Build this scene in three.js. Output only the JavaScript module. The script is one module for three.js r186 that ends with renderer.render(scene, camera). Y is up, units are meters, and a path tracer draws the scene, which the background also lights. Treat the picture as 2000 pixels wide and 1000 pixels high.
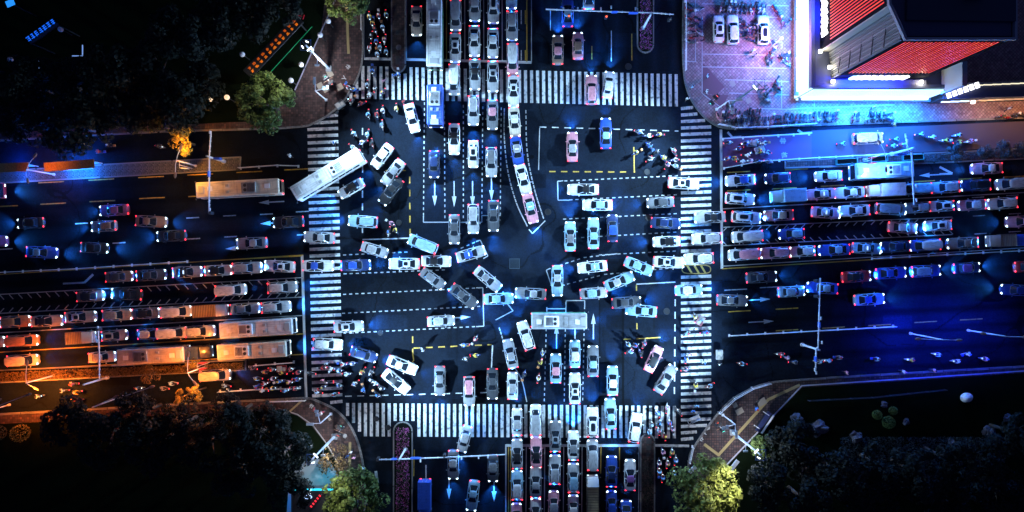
import * as THREE from 'three';
import { RoundedBoxGeometry } from 'three/addons/geometries/RoundedBoxGeometry.js';
import { mergeGeometries, mergeVertices, toCreasedNormals } from 'three/addons/utils/BufferGeometryUtils.js';
import { MarchingCubes } from 'three/addons/objects/MarchingCubes.js';

// ---------------------------------------------------------------- camera, sky, sun, exposure
const S = 12, H = 110;                                   // 12 photograph pixels per metre of ground, drone 110 m up
const scene = new THREE.Scene();
const camera = new THREE.PerspectiveCamera(41.49, 2, 1, 3000);
camera.position.set(0, H, 0); camera.up.set(0, 0, -1); camera.lookAt(0, 0, 0);
const renderer = new THREE.WebGLRenderer({ antialias: true });
renderer.toneMapping = THREE.LinearToneMapping;
renderer.toneMappingExposure = 1.25;
renderer.shadowMap.enabled = true;
{
  const w = 64, h = 32, d = new Float32Array(w * h * 4);
  for (let j = 0; j < h; j++) for (let i = 0; i < w; i++) {
    const e = (j + 0.5) / h * 2 - 1, k = 0.75 + 0.25 * Math.exp(-Math.abs(e) * 4), o = (j * w + i) * 4;
    d[o] = 0.007 * k; d[o + 1] = 0.018 * k; d[o + 2] = 0.085 * k; d[o + 3] = 1;
  }
  const t = new THREE.DataTexture(d, w, h, THREE.RGBAFormat, THREE.FloatType);
  t.mapping = THREE.EquirectangularReflectionMapping; t.magFilter = THREE.LinearFilter; t.needsUpdate = true;
  scene.background = t; scene.environment = t;
}
const moon = new THREE.DirectionalLight(0xfff2e2, 0.025);
moon.position.set(-40, 130, -30); moon.shadow.radius = 30; moon.castShadow = true;
Object.assign(moon.shadow.camera, { left: -95, right: 95, top: 60, bottom: -60, far: 300 });
scene.add(moon, moon.target);

// ---------------------------------------------------------------- helpers
let seed = 20240611;
const rnd = () => { seed |= 0; seed = seed + 0x6D2B79F5 | 0; let t = Math.imul(seed ^ seed >>> 15, 1 | seed); t = t + Math.imul(t ^ t >>> 7, 61 | t) ^ t; return ((t ^ t >>> 14) >>> 0) / 4294967296; };
const rr = (a, b) => a + (b - a) * rnd(), pick = a => a[Math.floor(rnd() * a.length)];
const gx = p => (p - 1000) / S, gz = p => (p - 500) / S, G = ([x, y]) => [gx(x), gz(y)];
const D = Math.PI / 180;
const used = new Map();
function numbered(n) { const k = used.get(n) ?? 0; used.set(n, k + 1); return k ? n + '_' + String(k).padStart(3, '0') : n; }
function tag(o, label, category, group, kind) {
  if (label) o.userData.label = label; if (category) o.userData.category = category;
  if (group) o.userData.group = group; if (kind) o.userData.kind = kind; return o;
}
function sh(o) { o.traverse(m => { if (m.isMesh) { m.castShadow = true; m.receiveShadow = true; } }); return o; }
function thing(name, x, z, a = 0, label, category, group) {
  const g = new THREE.Group(); g.name = numbered(name); g.position.set(x, 0, z); g.rotation.y = a; scene.add(g);
  return tag(g, label, category, group);
}
function mg(geos) { return mergeGeometries(geos.map(q => { const n = q.index ? q.toNonIndexed() : q; for (const k of Object.keys(n.attributes)) if (!['position', 'normal', 'uv'].includes(k)) n.deleteAttribute(k); return n; })); }
function part(name, geo, mat, parent = scene) {
  let g = geo;
  if (Array.isArray(geo)) { g = geo.length > 1 ? mg(geo) : geo[0]; }
  const m = new THREE.Mesh(g, mat); m.name = parent === scene ? numbered(name) : name; m.castShadow = m.receiveShadow = true; parent.add(m); return m;
}
const box = (w, h, d, x = 0, y = 0, z = 0, ry = 0) => { const g = new THREE.BoxGeometry(w, h, d); if (ry) g.rotateY(ry); return g.translate(x, y, z); };
const rbox = (w, h, d, r, x = 0, y = 0, z = 0, s = 2) => new RoundedBoxGeometry(w, h, d, s, r).translate(x, y, z);
const cyl = (r0, r1, h, n = 12, x = 0, y = 0, z = 0) => new THREE.CylinderGeometry(r1, r0, h, n).translate(x, y + h / 2, z);
function bar(p, q, r0, r1 = r0, n = 8) {               // tapered bar from p to q
  const a = new THREE.Vector3(...p), b = new THREE.Vector3(...q), d = b.clone().sub(a), L = d.length();
  const g = new THREE.CylinderGeometry(r1, r0, L, n); g.translate(0, L / 2, 0);
  g.applyQuaternion(new THREE.Quaternion().setFromUnitVectors(new THREE.Vector3(0, 1, 0), d.normalize())); return g.translate(...p);
}
const tube = (pts, r, n = 6, seg = 16) => new THREE.TubeGeometry(new THREE.CatmullRomCurve3(pts.map(p => new THREE.Vector3(...p))), seg, r, n);
function flat(pts, y) {                                 // flat sheet from photograph pixels on the ground
  const s = new THREE.Shape(pts.map(p => { const [x, z] = G(p); return new THREE.Vector2(x, -z); }));
  return new THREE.ShapeGeometry(s).rotateX(-Math.PI / 2).translate(0, y, 0);
}
function slab(pts, h, y = 0, bevel = 0.02) {
  const s = new THREE.Shape(pts.map(p => { const [x, z] = G(p); return new THREE.Vector2(x, -z); }));
  return new THREE.ExtrudeGeometry(s, { depth: h - bevel, bevelEnabled: bevel > 0, bevelThickness: bevel, bevelSize: bevel, bevelOffset: -bevel, bevelSegments: 1 }).rotateX(-Math.PI / 2).translate(0, y, 0);
}
function strip(pts, w, h, y) {                           // a band of width w and height h along pixels
  const out = [];
  for (let i = 0; i + 1 < pts.length; i++) {
    const [x0, z0] = G(pts[i]), [x1, z1] = G(pts[i + 1]), L = Math.hypot(x1 - x0, z1 - z0);
    out.push(box(L + w * 0.6, h, w, 0, 0, 0).rotateY(-Math.atan2(z1 - z0, x1 - x0)).translate((x0 + x1) / 2, y + h / 2 + i * 0.0007, (z0 + z1) / 2));
  }
  return out;
}
function arcPx(pts, n = 6) {                             // smooth a pixel polyline
  const c = new THREE.CatmullRomCurve3(pts.map(p => new THREE.Vector3(p[0], 0, p[1])), false, 'centripetal');
  return c.getPoints(pts.length * n).map(p => [p.x, p.z]);
}

// ---------------------------------------------------------------- noise and textures
const perm = (() => { const p = [...Array(256).keys()]; for (let i = 255; i; i--) { const j = Math.floor(rnd() * (i + 1)); [p[i], p[j]] = [p[j], p[i]]; } return [...p, ...p]; })();
function vn(x, y, w = 256) { const xi = Math.floor(x), yi = Math.floor(y), f = x - xi, g = y - yi, u = f * f * (3 - 2 * f), v = g * g * (3 - 2 * g), h = (a, b) => perm[(perm[((a % w) + w) % w & 255] + (((b % w) + w) % w & 255)) & 511] / 255; return (h(xi, yi) * (1 - u) + h(xi + 1, yi) * u) * (1 - v) + (h(xi, yi + 1) * (1 - u) + h(xi + 1, yi + 1) * u) * v; }
const fbm = (x, y, o = 4, w = 256) => { let s = 0, a = 0.5, k = 1; for (let i = 0; i < o; i++) { s += a * vn(x * k, y * k, w * k); a *= 0.5; k *= 2; } return s; };
function tex(w, h, f, srgb = true, rx = 1, ry = 1) {     // f(u, v) -> [r, g, b] of 0..1
  const d = new Uint8Array(w * h * 4);
  for (let j = 0; j < h; j++) for (let i = 0; i < w; i++) { const c = f(i / w, j / h), o = (j * w + i) * 4; d[o] = 255 * Math.min(1, Math.max(0, c[0])); d[o + 1] = 255 * Math.min(1, Math.max(0, c[1])); d[o + 2] = 255 * Math.min(1, Math.max(0, c[2])); d[o + 3] = 255; }
  const t = new THREE.DataTexture(d, w, h); t.wrapS = t.wrapT = THREE.RepeatWrapping; t.magFilter = THREE.LinearFilter; t.minFilter = THREE.LinearMipmapLinearFilter; t.generateMipmaps = true;
  if (srgb) t.colorSpace = THREE.SRGBColorSpace; t.repeat.set(rx, ry); t.needsUpdate = true; return t;
}
const std = (r, g, b, rough = 0.7, o = {}) => { const m = new THREE.MeshStandardMaterial({ roughness: rough, ...o }); m.color.setRGB(r, g, b); return m; };
const matte = (r, g, b, o = {}) => { const m = new THREE.MeshPhysicalMaterial({ roughness: 1, specularIntensity: 0.04, ...o }); m.color.setRGB(r, g, b); return m; };
const glow = (r, g, b, k = 1, o = {}) => { const m = new THREE.MeshStandardMaterial({ roughness: 0.5, ...o }); m.color.setRGB(Math.min(r, 1) * 0.5, Math.min(g, 1) * 0.5, Math.min(b, 1) * 0.5); m.emissive.setRGB(r * k, g * k, b * k); return m; };

// asphalt over 340 x 170 m; one texel is 17 cm, so a second fine map carries the grain
const roadTex = tex(2048, 1024, (u, v) => {
  const px = u * 2000 * 2 - 1000, py = (1 - v) * 1000 * 2 - 500;
  let k = 0.85 + 0.8 * (fbm(u * 60, v * 30, 4) - 0.47) + 0.7 * (fbm(u * 9 + 40, v * 5 + 7, 3) - 0.44) + 0.25 * (rnd() - 0.5);
  const inNS = px > 705 && px < 1345;
  if (inNS && (py < 140 || py > 780)) k *= 1 - 0.3 * Math.max(0, Math.cos((px - 852) / 37 * Math.PI * 2)) * (0.5 + vn(u * 300, v * 20)) + 0.12 * Math.cos((px - 852) / 37 * Math.PI * 4);
  const ew = py + 0.058 * (px - 1000), lane = px < 600 ? (ew - 500) / 37 : (ew - 470) / 37;
  if ((px < 600 || px > 1410) && py > 330 && py < 720) k *= 1 - 0.3 * Math.max(0, Math.cos(lane * Math.PI * 2)) * (0.5 + vn(u * 20, v * 300));
  const cx = Math.floor(px / 90), cy = Math.floor(py / 55), ci = perm[(cx * 17 + cy * 41) & 255]; if (ci > 222) { const fx = px / 90 - cx, fy = py / 55 - cy; if (fx > 0.15 && fx < 0.2 + ci / 400 && fy > 0.2 && fy < 0.7) k *= ci & 1 ? 0.72 : 1.3; }
  if (Math.abs(fbm(u * 26, v * 13, 3) - 0.47) < 0.0035) k *= 0.55;                      // worn wheel tracks
  if (px > 1170 && px < 1216 && py > 585 && py < 712) k *= 0.72;                                                     // fresh patch
  if (px > 1168 && px < 1218 && ((Math.abs(px - 1170) < 1.6) || (Math.abs(px - 1216) < 1.6)) && py > 585 && py < 850) k *= 0.4;
  if (px > 870 && px < 1240 && py < 860 && py > 640 && vn(u * 700, v * 40) > 0.82) k *= 0.85;
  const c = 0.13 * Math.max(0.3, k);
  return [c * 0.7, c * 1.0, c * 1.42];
});
const grain = tex(256, 256, (u, v) => { const k = 0.5 + 0.5 * (rnd() - 0.5) + 0.4 * (fbm(u * 8, v * 8, 3, 8) - 0.45); return [k, k, k]; }, false);
const M = {};
M.road = new THREE.MeshPhysicalMaterial({ map: roadTex, roughness: 0.85, specularIntensity: 0.15 }); M.road.bumpMap = grain.clone(); M.road.bumpMap.repeat.set(170, 85); M.road.bumpScale = 0.006;
const paintTex = tex(512, 256, (u, v) => { const n = fbm(u * 24, v * 12, 4), w = fbm(u * 7 + 3, v * 40, 3); let k = 0.9 - 0.34 * Math.max(0, n - 0.5) * 4 - 0.3 * Math.max(0, w - 0.5) * 3.4 + 0.08 * (rnd() - 0.5); return [k, k, k * 0.985]; });
M.paint = std(0.8, 0.8, 0.8, 0.7, { map: paintTex });
M.paintThin = std(0.62, 0.63, 0.64, 0.75, { map: paintTex });
M.yellow = std(0.72, 0.42, 0.05, 0.7, { map: paintTex });
M.red = std(0.55, 0.05, 0.05, 0.7);
const dirtTex = tex(256, 256, (u, v) => { let k = 1 - 0.3 * Math.max(0, fbm(u * 6, v * 10, 4, 6) - 0.42) * 2 - 0.22 * Math.max(0, fbm(u * 30, v * 3, 3, 30) - 0.45) * 2; return [k, k * 0.995, k * 0.985]; });
const tileTex = (a, b, n, joint, jc, diag) => tex(256, 256, (u, v) => {
  let x = u * n, y = v * n; if (diag) { [x, y] = [x + y, x - y + n * 2]; }
  const fx = x % 1, fy = y % 1, id = perm[(Math.floor(x) * 7 + Math.floor(y) * 13) & 255] / 255, j = fx < joint || fy < joint;
  const k = 0.82 + (diag ? 0.16 : 0.36) * (id - 0.5) + (diag ? 0.22 : 0.5) * (fbm(u * 8, v * 8, 4, 8) - 0.45) + 0.12 * (rnd() - 0.5), m = perm[(Math.floor(x) * 3 + Math.floor(y) * 29) & 255] > 170 ? b : a;
  return j ? jc.map(c => c * k) : m.map(c => c * k);
});
M.paveBrown = new THREE.MeshStandardMaterial({ map: tileTex([0.33, 0.25, 0.235], [0.38, 0.27, 0.25], 16, 0.1, [0.24, 0.19, 0.19]), roughness: 0.9 }); M.paveBrown.map.repeat.set(0.16, 0.16);
M.paveGrid = new THREE.MeshStandardMaterial({ map: tileTex([0.36, 0.29, 0.28], [0.4, 0.29, 0.27], 20, 0.18, [0.17, 0.15, 0.18]), roughness: 0.9 }); M.paveGrid.map.repeat.set(0.125, 0.125);
M.plaza = new THREE.MeshStandardMaterial({ map: tileTex([0.74, 0.62, 0.62], [0.7, 0.54, 0.56], 14, 0.16, [0.5, 0.42, 0.45], true), roughness: 0.85 }); M.plaza.map.repeat.set(0.125, 0.125);
M.plazaDark = std(0.17, 0.085, 0.1, 0.9);
M.bikeRed = std(0.16, 0.07, 0.16, 0.9, { bumpMap: grain, bumpScale: 0.004 });
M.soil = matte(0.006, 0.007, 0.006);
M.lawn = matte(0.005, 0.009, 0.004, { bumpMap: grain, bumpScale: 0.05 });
M.kerb = std(0.42, 0.4, 0.38, 0.85, { map: tileTex([0.9, 0.9, 0.9], [0.8, 0.8, 0.8], 2, 0.03, [0.5, 0.5, 0.5]) });
M.metal = std(0.62, 0.64, 0.68, 0.42, { metalness: 0.35 });
M.white = std(0.8, 0.8, 0.82, 0.45);
M.pole = std(0.7, 0.71, 0.74, 0.5, { metalness: 0.15 });
M.dark = std(0.02, 0.02, 0.024, 0.5);
M.black = std(0.01, 0.01, 0.012, 0.6);
M.rubber = std(0.015, 0.015, 0.015, 0.85);
M.rim = std(0.45, 0.46, 0.48, 0.3, { metalness: 0.8 });
M.chrome = std(0.75, 0.77, 0.8, 0.22, { metalness: 0.7 });
M.glass = std(0.012, 0.016, 0.022, 0.12);
M.head = glow(0.62, 0.86, 1.0, 3.4);
M.tail = glow(1.0, 0.03, 0.05, 4.0);
M.tailDim = glow(1.0, 0.04, 0.06, 0.35);
M.plate = std(0.08, 0.14, 0.5, 0.5);
M.concrete = std(0.3, 0.3, 0.3, 0.9);
M.signalGreen = glow(0.1, 1.0, 0.75, 2.2); M.signalRed = glow(1.0, 0.08, 0.02, 2.6); M.signalOff = std(0.03, 0.02, 0.02, 0.4);
M.lampWhite = glow(0.85, 0.95, 1.0, 3.2); M.lampOrange = glow(1.0, 0.38, 0.06, 0.9); M.lampWarm = glow(1.0, 0.72, 0.45, 1.2);
// ---------------------------------------------------------------- ground, road, pavements
const struct = o => tag(o, null, null, null, 'structure');
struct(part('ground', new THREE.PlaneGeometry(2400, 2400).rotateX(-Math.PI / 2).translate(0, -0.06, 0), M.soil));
const road = struct(part('road', new THREE.PlaneGeometry(2000 / S * 2, 1000 / S * 2).rotateX(-Math.PI / 2), M.road));
const stub = matte(0.009, 0.012, 0.019, { bumpMap: grain, bumpScale: 0.004 });
struct(part('road', [box(52, 0.04, 320, 1.9, -0.035, 0), box(420, 0.04, 40, 0, -0.034, 0)], stub));   // the two roads run on beyond the sheet

const kNW = arcPx([[708, -460], [708, -60], [709, 60], [708, 115], [701, 146], [687, 174], [665, 204], [640, 226], [612, 241], [600, 246], [300, 258], [-60, 278], [-900, 322]]);
const kNE = arcPx([[1335, -460], [1335, -60], [1335, 130], [1340, 168], [1352, 198], [1372, 225], [1395, 243], [1415, 250], [1440, 251], [1600, 244], [2060, 228], [2900, 190]]);
const kSE = arcPx([[1345, 1460], [1345, 1060], [1347, 890], [1356, 872], [1380, 836], [1402, 808], [1430, 780], [1465, 760], [1500, 748], [1560, 742], [2060, 712], [2900, 664]]);
const kSW = arcPx([[712, 1460], [712, 1060], [712, 945], [708, 900], [697, 858], [680, 825], [655, 800], [625, 785], [605, 778], [560, 779], [-60, 812], [-900, 858]]);
function corner(kerb, far, mat, lawnPts, h = 0.13) {
  const p = struct(part('pavement', slab([...kerb, ...far], h, 0, 0.001), mat));
  part('kerb', strip(kerb, 0.32, h + 0.012, 0), M.kerb, p);
  if (lawnPts) struct(part('lawn', slab(lawnPts, 0.1, h - 0.03), M.lawn));
  return p;
}
const pNW = corner(kNW, [[-900, -460]], M.paveBrown, [[683, -470], [628, 62], [577, 176], [520, 236], [300, 246], [-60, 262], [-910, 306], [-910, -470]]);
const pNE = corner(kNE, [[2900, -460]], M.plaza, null);
const pSE = corner(kSE, [[2900, 1460]], M.paveGrid, [[2910, 678], [2060, 724], [1565, 757], [1415, 915], [1396, 1060], [1394, 1470], [2910, 1470]]);
const pSW = corner(kSW, [[-900, 1460]], M.paveBrown, [[-910, 876], [-60, 831], [420, 806], [545, 800], [582, 812], [610, 832], [636, 866], [658, 903], [666, 945], [666, 1470], [-910, 1470]]);
struct(part('path', flat([[596, 900], [640, 893], [663, 930], [664, 1010], [560, 1010], [566, 930]], 0.206), std(.3, .32, .32, .85)));
const edge = (pts, mat, w, p, y = 0.13) => part('edging', strip(pts, w, 0.05, y), mat, p);
edge([[683, -60], [628, 62], [577, 176]], std(0.36, 0.33, 0.42, 0.7), 0.18, pNW, 0.17);
edge([[2060, 720], [1565, 753], [1413, 913]], std(0.5, 0.48, 0.55, 0.6), 0.2, pSE, 0.17);
edge([[545, 797], [582, 809], [612, 830], [638, 865], [660, 903], [668, 945], [668, 1060]], std(0.42, 0.38, 0.36, 0.7), 0.16, pSW, 0.17);
const tactile = std(0.4, 0.3, 0.13, 0.9);
const guide = (pts, p, w = 0.42) => part('tactile_strip', strip(pts, w, 0.012, 0.131), tactile, p);
guide([[677, 0], [681, 104]], pNW); guide([[560, 809], [590, 782]], pSW, 0.3); guide([[684, 865], [683, 950]], pSW);
guide([[1500, 780], [1403, 888], [1376, 868]], pSE, 0.45); guide([[1500, 780], [1560, 752]], pSE, 0.45);
for (const [x, y, w, d, p] of [[645, 144, 11, 13, pNW], [664, 170, 12, 12, pNW], [626, 169, 12, 14, pNW], [638, 176, 12, 8, pNW], [1435, 791, 9, 9, pSE], [1444, 803, 15, 11, pSE], [1487, 785, 18, 13, pSE], [644, 818, 5, 6, pSW], [658, 833, 6, 7, pSW], [1430, 163, 9, 12, pNE], [1462, 197, 10, 10, pNE]])
  part('access_cover', [box(w / S, 0.014, d / S, gx(x), 0.137, gz(y), 0.5)], std(0.34, 0.29, 0.22, 0.85), p);

// NE plaza: coping lines, bay lines and the dark ramp panels
const bay = (a, b, w = 0.14) => part('bay_line', strip([a, b], w, 0.012, 0.132), M.paintThin, pNE);
for (const [a, b] of [[[1371, 8], [1540, 12]], [[1371, 106], [1500, 108]], [[1371, 131], [1536, 134]], [[1416, 156], [1540, 160]], [[1424, 182], [1540, 186]], [[1470, 212], [1546, 214]], [[1371, 33], [1371, 183]], [[1371, 183], [1410, 212]], [[1500, 34], [1525, 35]], [[1513, 82], [1527, 83]], [[1527, 83], [1527, 94]], [[1524, 214], [1746, 205]], [[1526, 158], [1526, 213]], [[1590, 213], [1590, 200]], [[1638, 225], [1737, 220]], [[1736, 220], [1736, 241]], [[1358, 0], [1358, 121]], [[1336, 120], [1359, 121]]]) bay(a, b);
part('ramp', flat([[1371, 122], [1415, 170], [1398, 186], [1372, 182]], 0.137), M.plazaDark, pNE);
part('ramp', flat([[1375, 185], [1422, 186], [1410, 214]], 0.139), M.plazaDark, pNE);

// medians and islands: each a kerbed slab
function island(pts, label, top, bedPts, bedMat) {
  const s = struct(part('median', slab(pts, 0.15, 0, 0.03), top)); tag(s, label);
  part('kerb', strip([...pts, pts[0]], 0.22, 0.165, 0), M.kerb, s); return s;
}
const cap = (x0, x1, y0, y1, end) => {                    // rounded end at y1
  const r = (x1 - x0) / 2, c = (x0 + x1) / 2, s = Math.sign(y1 - y0), out = [[x0, y0]];
  for (let i = 0; i <= 10; i++) out.push([c - r * Math.cos(i / 10 * Math.PI), y1 - s * r + s * r * Math.sin(i / 10 * Math.PI)]);
  out.push([x1, y0]); return out;
};
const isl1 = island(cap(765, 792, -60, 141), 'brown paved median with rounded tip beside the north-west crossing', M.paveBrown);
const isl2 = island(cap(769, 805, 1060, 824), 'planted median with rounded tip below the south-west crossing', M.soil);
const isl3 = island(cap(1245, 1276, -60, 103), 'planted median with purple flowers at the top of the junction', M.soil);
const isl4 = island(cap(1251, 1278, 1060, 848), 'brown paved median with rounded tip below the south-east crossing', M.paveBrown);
for (const [i, x, y, w, d] of [[isl1, 777, 64, 8, 9], [isl1, 786, 64, 6, 9], [isl1, 777, 118, 8, 17], [isl4, 1267, 862, 10, 9], [isl4, 1267, 874, 10, 9], [isl4, 1266, 888, 9, 7]]) part('access_cover', box(w / S, 0.02, d / S, gx(x), 0.158, gz(y)), std(0.05, 0.045, 0.045, 0.8), i);
part('access_cover', cyl(0.45, 0.45, 0.02, 20, gx(779), 0.148, gz(93)), std(0.2, 0.17, 0.16, 0.8), isl1);
const wNWm = [[-460, 360], [-60, 338], [200, 322], [470, 307], [469, 331], [-60, 361], [-460, 384]];
const wSWm = [[-460, 746], [-60, 726], [480, 703], [480, 722], [-60, 750], [-460, 770]];
const mW = island(wNWm, 'grey paved bus stop strip between bike lane and westbound road', std(0.17, 0.165, 0.16, 0.85, { map: tileTex([0.95, 0.95, 0.95], [0.8, 0.8, 0.82], 6, 0.06, [0.6, 0.6, 0.6]) }));
const mSW = island(wSWm, 'hedge planted strip between eastbound queue and orange lit bike lane', M.soil);
const mNE = island([[1533, 316], [1800, 300], [2060, 288], [2500, 262], [2500, 282], [2060, 307], [1825, 318], [1533, 328]], 'planter strip between purple bike lane and westbound queue', M.paveGrid);
part('bike_lane', flat([[1411, 270], [1585, 262], [1585, 308], [1483, 316], [1411, 328]], 0.004), M.bikeRed, road);
part('bike_lane', flat([[1585, 255], [2500, 215], [2500, 258], [2060, 284], [1585, 308]], 0.003), std(0.075, 0.06, 0.085, 0.9), road);
for (let i = 0; i < 3; i++) {                              // green planters in the NE median
  const x = [1651, 1710, 1780][i], y = [316, 311, 308][i];
  const t = thing('planter_box', gx(x), gz(y), 0.055, ['leftmost of the three long planter troughs on the median beside the westbound queue', 'middle long planter trough on the median beside the westbound queue', 'rightmost of the three long planter troughs beside the westbound queue'][i], 'planter', 'planter troughs on the north-east median');
  part('trough', [box(3.4, 0.5, 0.1, 0, 0.4, 0.42), box(3.4, 0.5, 0.1, 0, 0.4, -0.42), box(0.1, 0.5, 0.74, 1.65, 0.4, 0), box(0.1, 0.5, 0.74, -1.65, 0.4, 0)], std(0.04, 0.2, 0.16, 0.6), t);
  part('soil', box(3.2, 0.1, 0.74, 0, 0.46, 0), M.soil, t);
}

// ---------------------------------------------------------------- painted markings, children of the road
const unit = [0, 1, 2, 3, 4, 5].map(i => { const g = new THREE.PlaneGeometry(1, 1).rotateX(-Math.PI / 2), u = g.attributes.uv; for (let k = 0; k < 4; k++) u.setXY(k, u.getX(k) * 0.55 + i * 0.171, u.getY(k) * 0.12 + i * 0.23); return g; });
function mark(name, parent, a, b, w, mat, y = 0.008) {    // one flat painted bar between two pixels
  const [x0, z0] = G(a), [x1, z1] = G(b), m = part(name, unit[Math.floor(rnd() * 6)], mat, parent);
  m.scale.set(Math.hypot(x1 - x0, z1 - z0), 1, w); m.rotation.y = -Math.atan2(z1 - z0, x1 - x0); m.position.set((x0 + x1) / 2, y, (z0 + z1) / 2); return m;
}
function crossing() { const g = new THREE.Group(); g.name = 'zebra_crossing'; road.add(g); return g; }
{ // top
  let c = crossing();
  for (let i = 0; i < 55; i++) { const x = 685 + i * 11.77, t = (x - 710) / 610, y1 = 193 + 15 * t; let y0 = 129 + 16 * t; if (i === 0) y0 = 176; if (i === 1) y0 = 154; if (x > 763 && x < 793) y0 = 144; mark('stripe', c, [x, y0], [x + 0.4, y1], 0.5, M.paint); }
  c = crossing(); // bottom
  for (let i = 0; i < 56; i++) { const x = 679 + i * 11.6, t = (x - 680) / 640, y0 = 787 + 6 * t; let y1 = 852 + 4 * t; if (i === 0) y1 = 812; if (i === 1) y1 = 826; if (i === 2) y1 = 843; if (x > 766 && x < 808) y1 = 822; if (x > 1249 && x < 1279) y1 = 846; mark('stripe', c, [x, y0], [x, y1], 0.5, M.paint); }
  c = crossing(); // left
  for (let i = 0; i < 44; i++) { const y = 226 + i * 13, t = i / 43; let x0 = 600 + 10 * t, x1 = 660 + 9 * t; if (i === 0) x0 = 631; if (i === 1) x0 = 613; if (i === 43) x0 = 645; mark('stripe', c, [x0, y + 1.3], [x1, y - 1.3], 0.5, M.paint); }
  c = crossing(); // right
  for (let i = 0; i < 52; i++) { const y = 211 + i * 12.67; if (y > 512 && y < 538) continue; let x1 = 1389; if (i === 0) x1 = 1354; if (i === 1) x1 = 1362; if (i === 2) x1 = 1377; if (y > 826) x1 = 1381; if (y > 839) x1 = 1361; if (y > 850) x1 = 1354; mark('stripe', c, [1330, y + 1.2], [x1, y - 1.2], 0.5, M.paint); }
}
const merged = (name, geos, mat) => part(name, geos, mat, road);
function band(a, b, w, y) { const [x0, z0] = G(a), [x1, z1] = G(b); return new THREE.PlaneGeometry(Math.hypot(x1 - x0, z1 - z0), w).rotateX(-Math.PI / 2).rotateY(-Math.atan2(z1 - z0, x1 - x0)).translate((x0 + x1) / 2, y, (z0 + z1) / 2); }
const line = (pts, w = 0.15, mat = M.paintThin, y = 0.009) => { const g = []; for (let i = 0; i + 1 < pts.length; i++) g.push(band(pts[i], pts[i + 1], w, y + i * 0.0015)); return merged('lane_line', g, mat); };
function dashes(pts, on, off, w = 0.16, mat = M.paintThin, y = 0.0085) {
  const g = [], big = on >= 11;
  for (let i = 0; i + 1 < pts.length; i++) {
    const [a, b] = [pts[i], pts[i + 1]], L = Math.hypot(b[0] - a[0], b[1] - a[1]), at = t => [a[0] + (b[0] - a[0]) * t / L, a[1] + (b[1] - a[1]) * t / L];
    for (let t = 0; t < L - on * 0.5; t += on + off) { if (big) mark('dash', road, at(t), at(Math.min(L, t + on)), w, mat, y); else g.push(band(at(t), at(Math.min(L, t + on)), w, y)); }
  }
  if (g.length) merged('dashed_line', g, mat);
}
// stop lines
mark('stop_line', road, [711, 114.5], [765, 115.5], 0.42, M.paint); mark('stop_line', road, [793, 116], [1038, 122], 0.42, M.paint);
mark('stop_line', road, [988, 870], [1250, 870], 0.42, M.paint); mark('stop_line', road, [1279, 870], [1346, 871], 0.42, M.paint);
mark('stop_line', road, [590, 498], [598, 778], 0.42, M.paint); mark('stop_line', road, [1408, 253], [1410, 525], 0.42, M.paint);
// lane lines: top approach
line([[794, -200], [794, 116]]); for (const x of [908, 945, 981]) line([[x - 1, -200], [x, 118]]);
line([[872, -200], [872, 118]], 0.16, M.yellow); line([[834, -200], [834, 118]], 0.16, M.yellow);
line([[1029, -200], [1029, 121]], 0.16, M.yellow); line([[1038, -200], [1038, 122]], 0.15);
for (const x of [1018, 1026]) for (const [a, b] of [[20, 47], [98, 118]]) mark('dash', road, [x, a], [x, b], 0.14, x > 1020 ? M.yellow : M.paintThin);
for (const [x, y0, y1, m] of [[1194, 60, 120, 0], [1156, 90, 116, 1], [1234, 66, 118, 1], [1075, 20, 60, 0], [1115, 12, 50, 0]]) mark('dash', road, [x, y0], [x, y1], 0.13, m ? M.yellow : M.paintThin);
// bottom approach
for (const x of [1028, 1064, 1101, 1137]) line([[x, 872], [x - 2, 1200]]); line([[988, 868], [988, 1200]], 0.22, M.paint);
line([[1174, 872], [1173, 925]], 0.16, M.yellow); line([[1210, 872], [1210, 922]], 0.16, M.yellow); line([[1248, 872], [1246, 1200]]);
for (const x of [993, 997]) line([[x, 872], [x, 1200]], 0.12, M.yellow);
mark('dash', road, [809, 878], [808, 930], 0.16, M.yellow); mark('dash', road, [712, 112], [710, -60], 0.1, M.paintThin);
mark('dash', road, [734, 920], [737, 943], 0.45, M.paint); mark('dash', road, [832, 908], [832, 935], 0.2, M.paintThin);
// left approach
const Lx = (y0, y1) => [[-460, y0 + (y0 - y1) * 0.75], [0, y0], [592, y1]];
line(Lx(536, 498), 0.14, M.yellow); line(Lx(575, 542)); line(Lx(612, 580)); line(Lx(650, 616)); line(Lx(688, 652), 0.16, M.yellow); line(Lx(724, 692), 0.16, M.yellow);
line([[437, 508], [590, 500]], 0.12, M.yellow);
{ const g = []; for (let x = 0; x < 588; x += 18) { const y = 575 - 33 * x / 592, y2 = 612 - 32 * x / 592; g.push(band([x, y + 1.2], [x + 8, y + 10], 0.14, 0.0105), band([x + 8, y2 - 10], [x, y2 - 1.2], 0.14, 0.0105)); } merged('lane_ticks', g, M.paintThin); }
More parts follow.
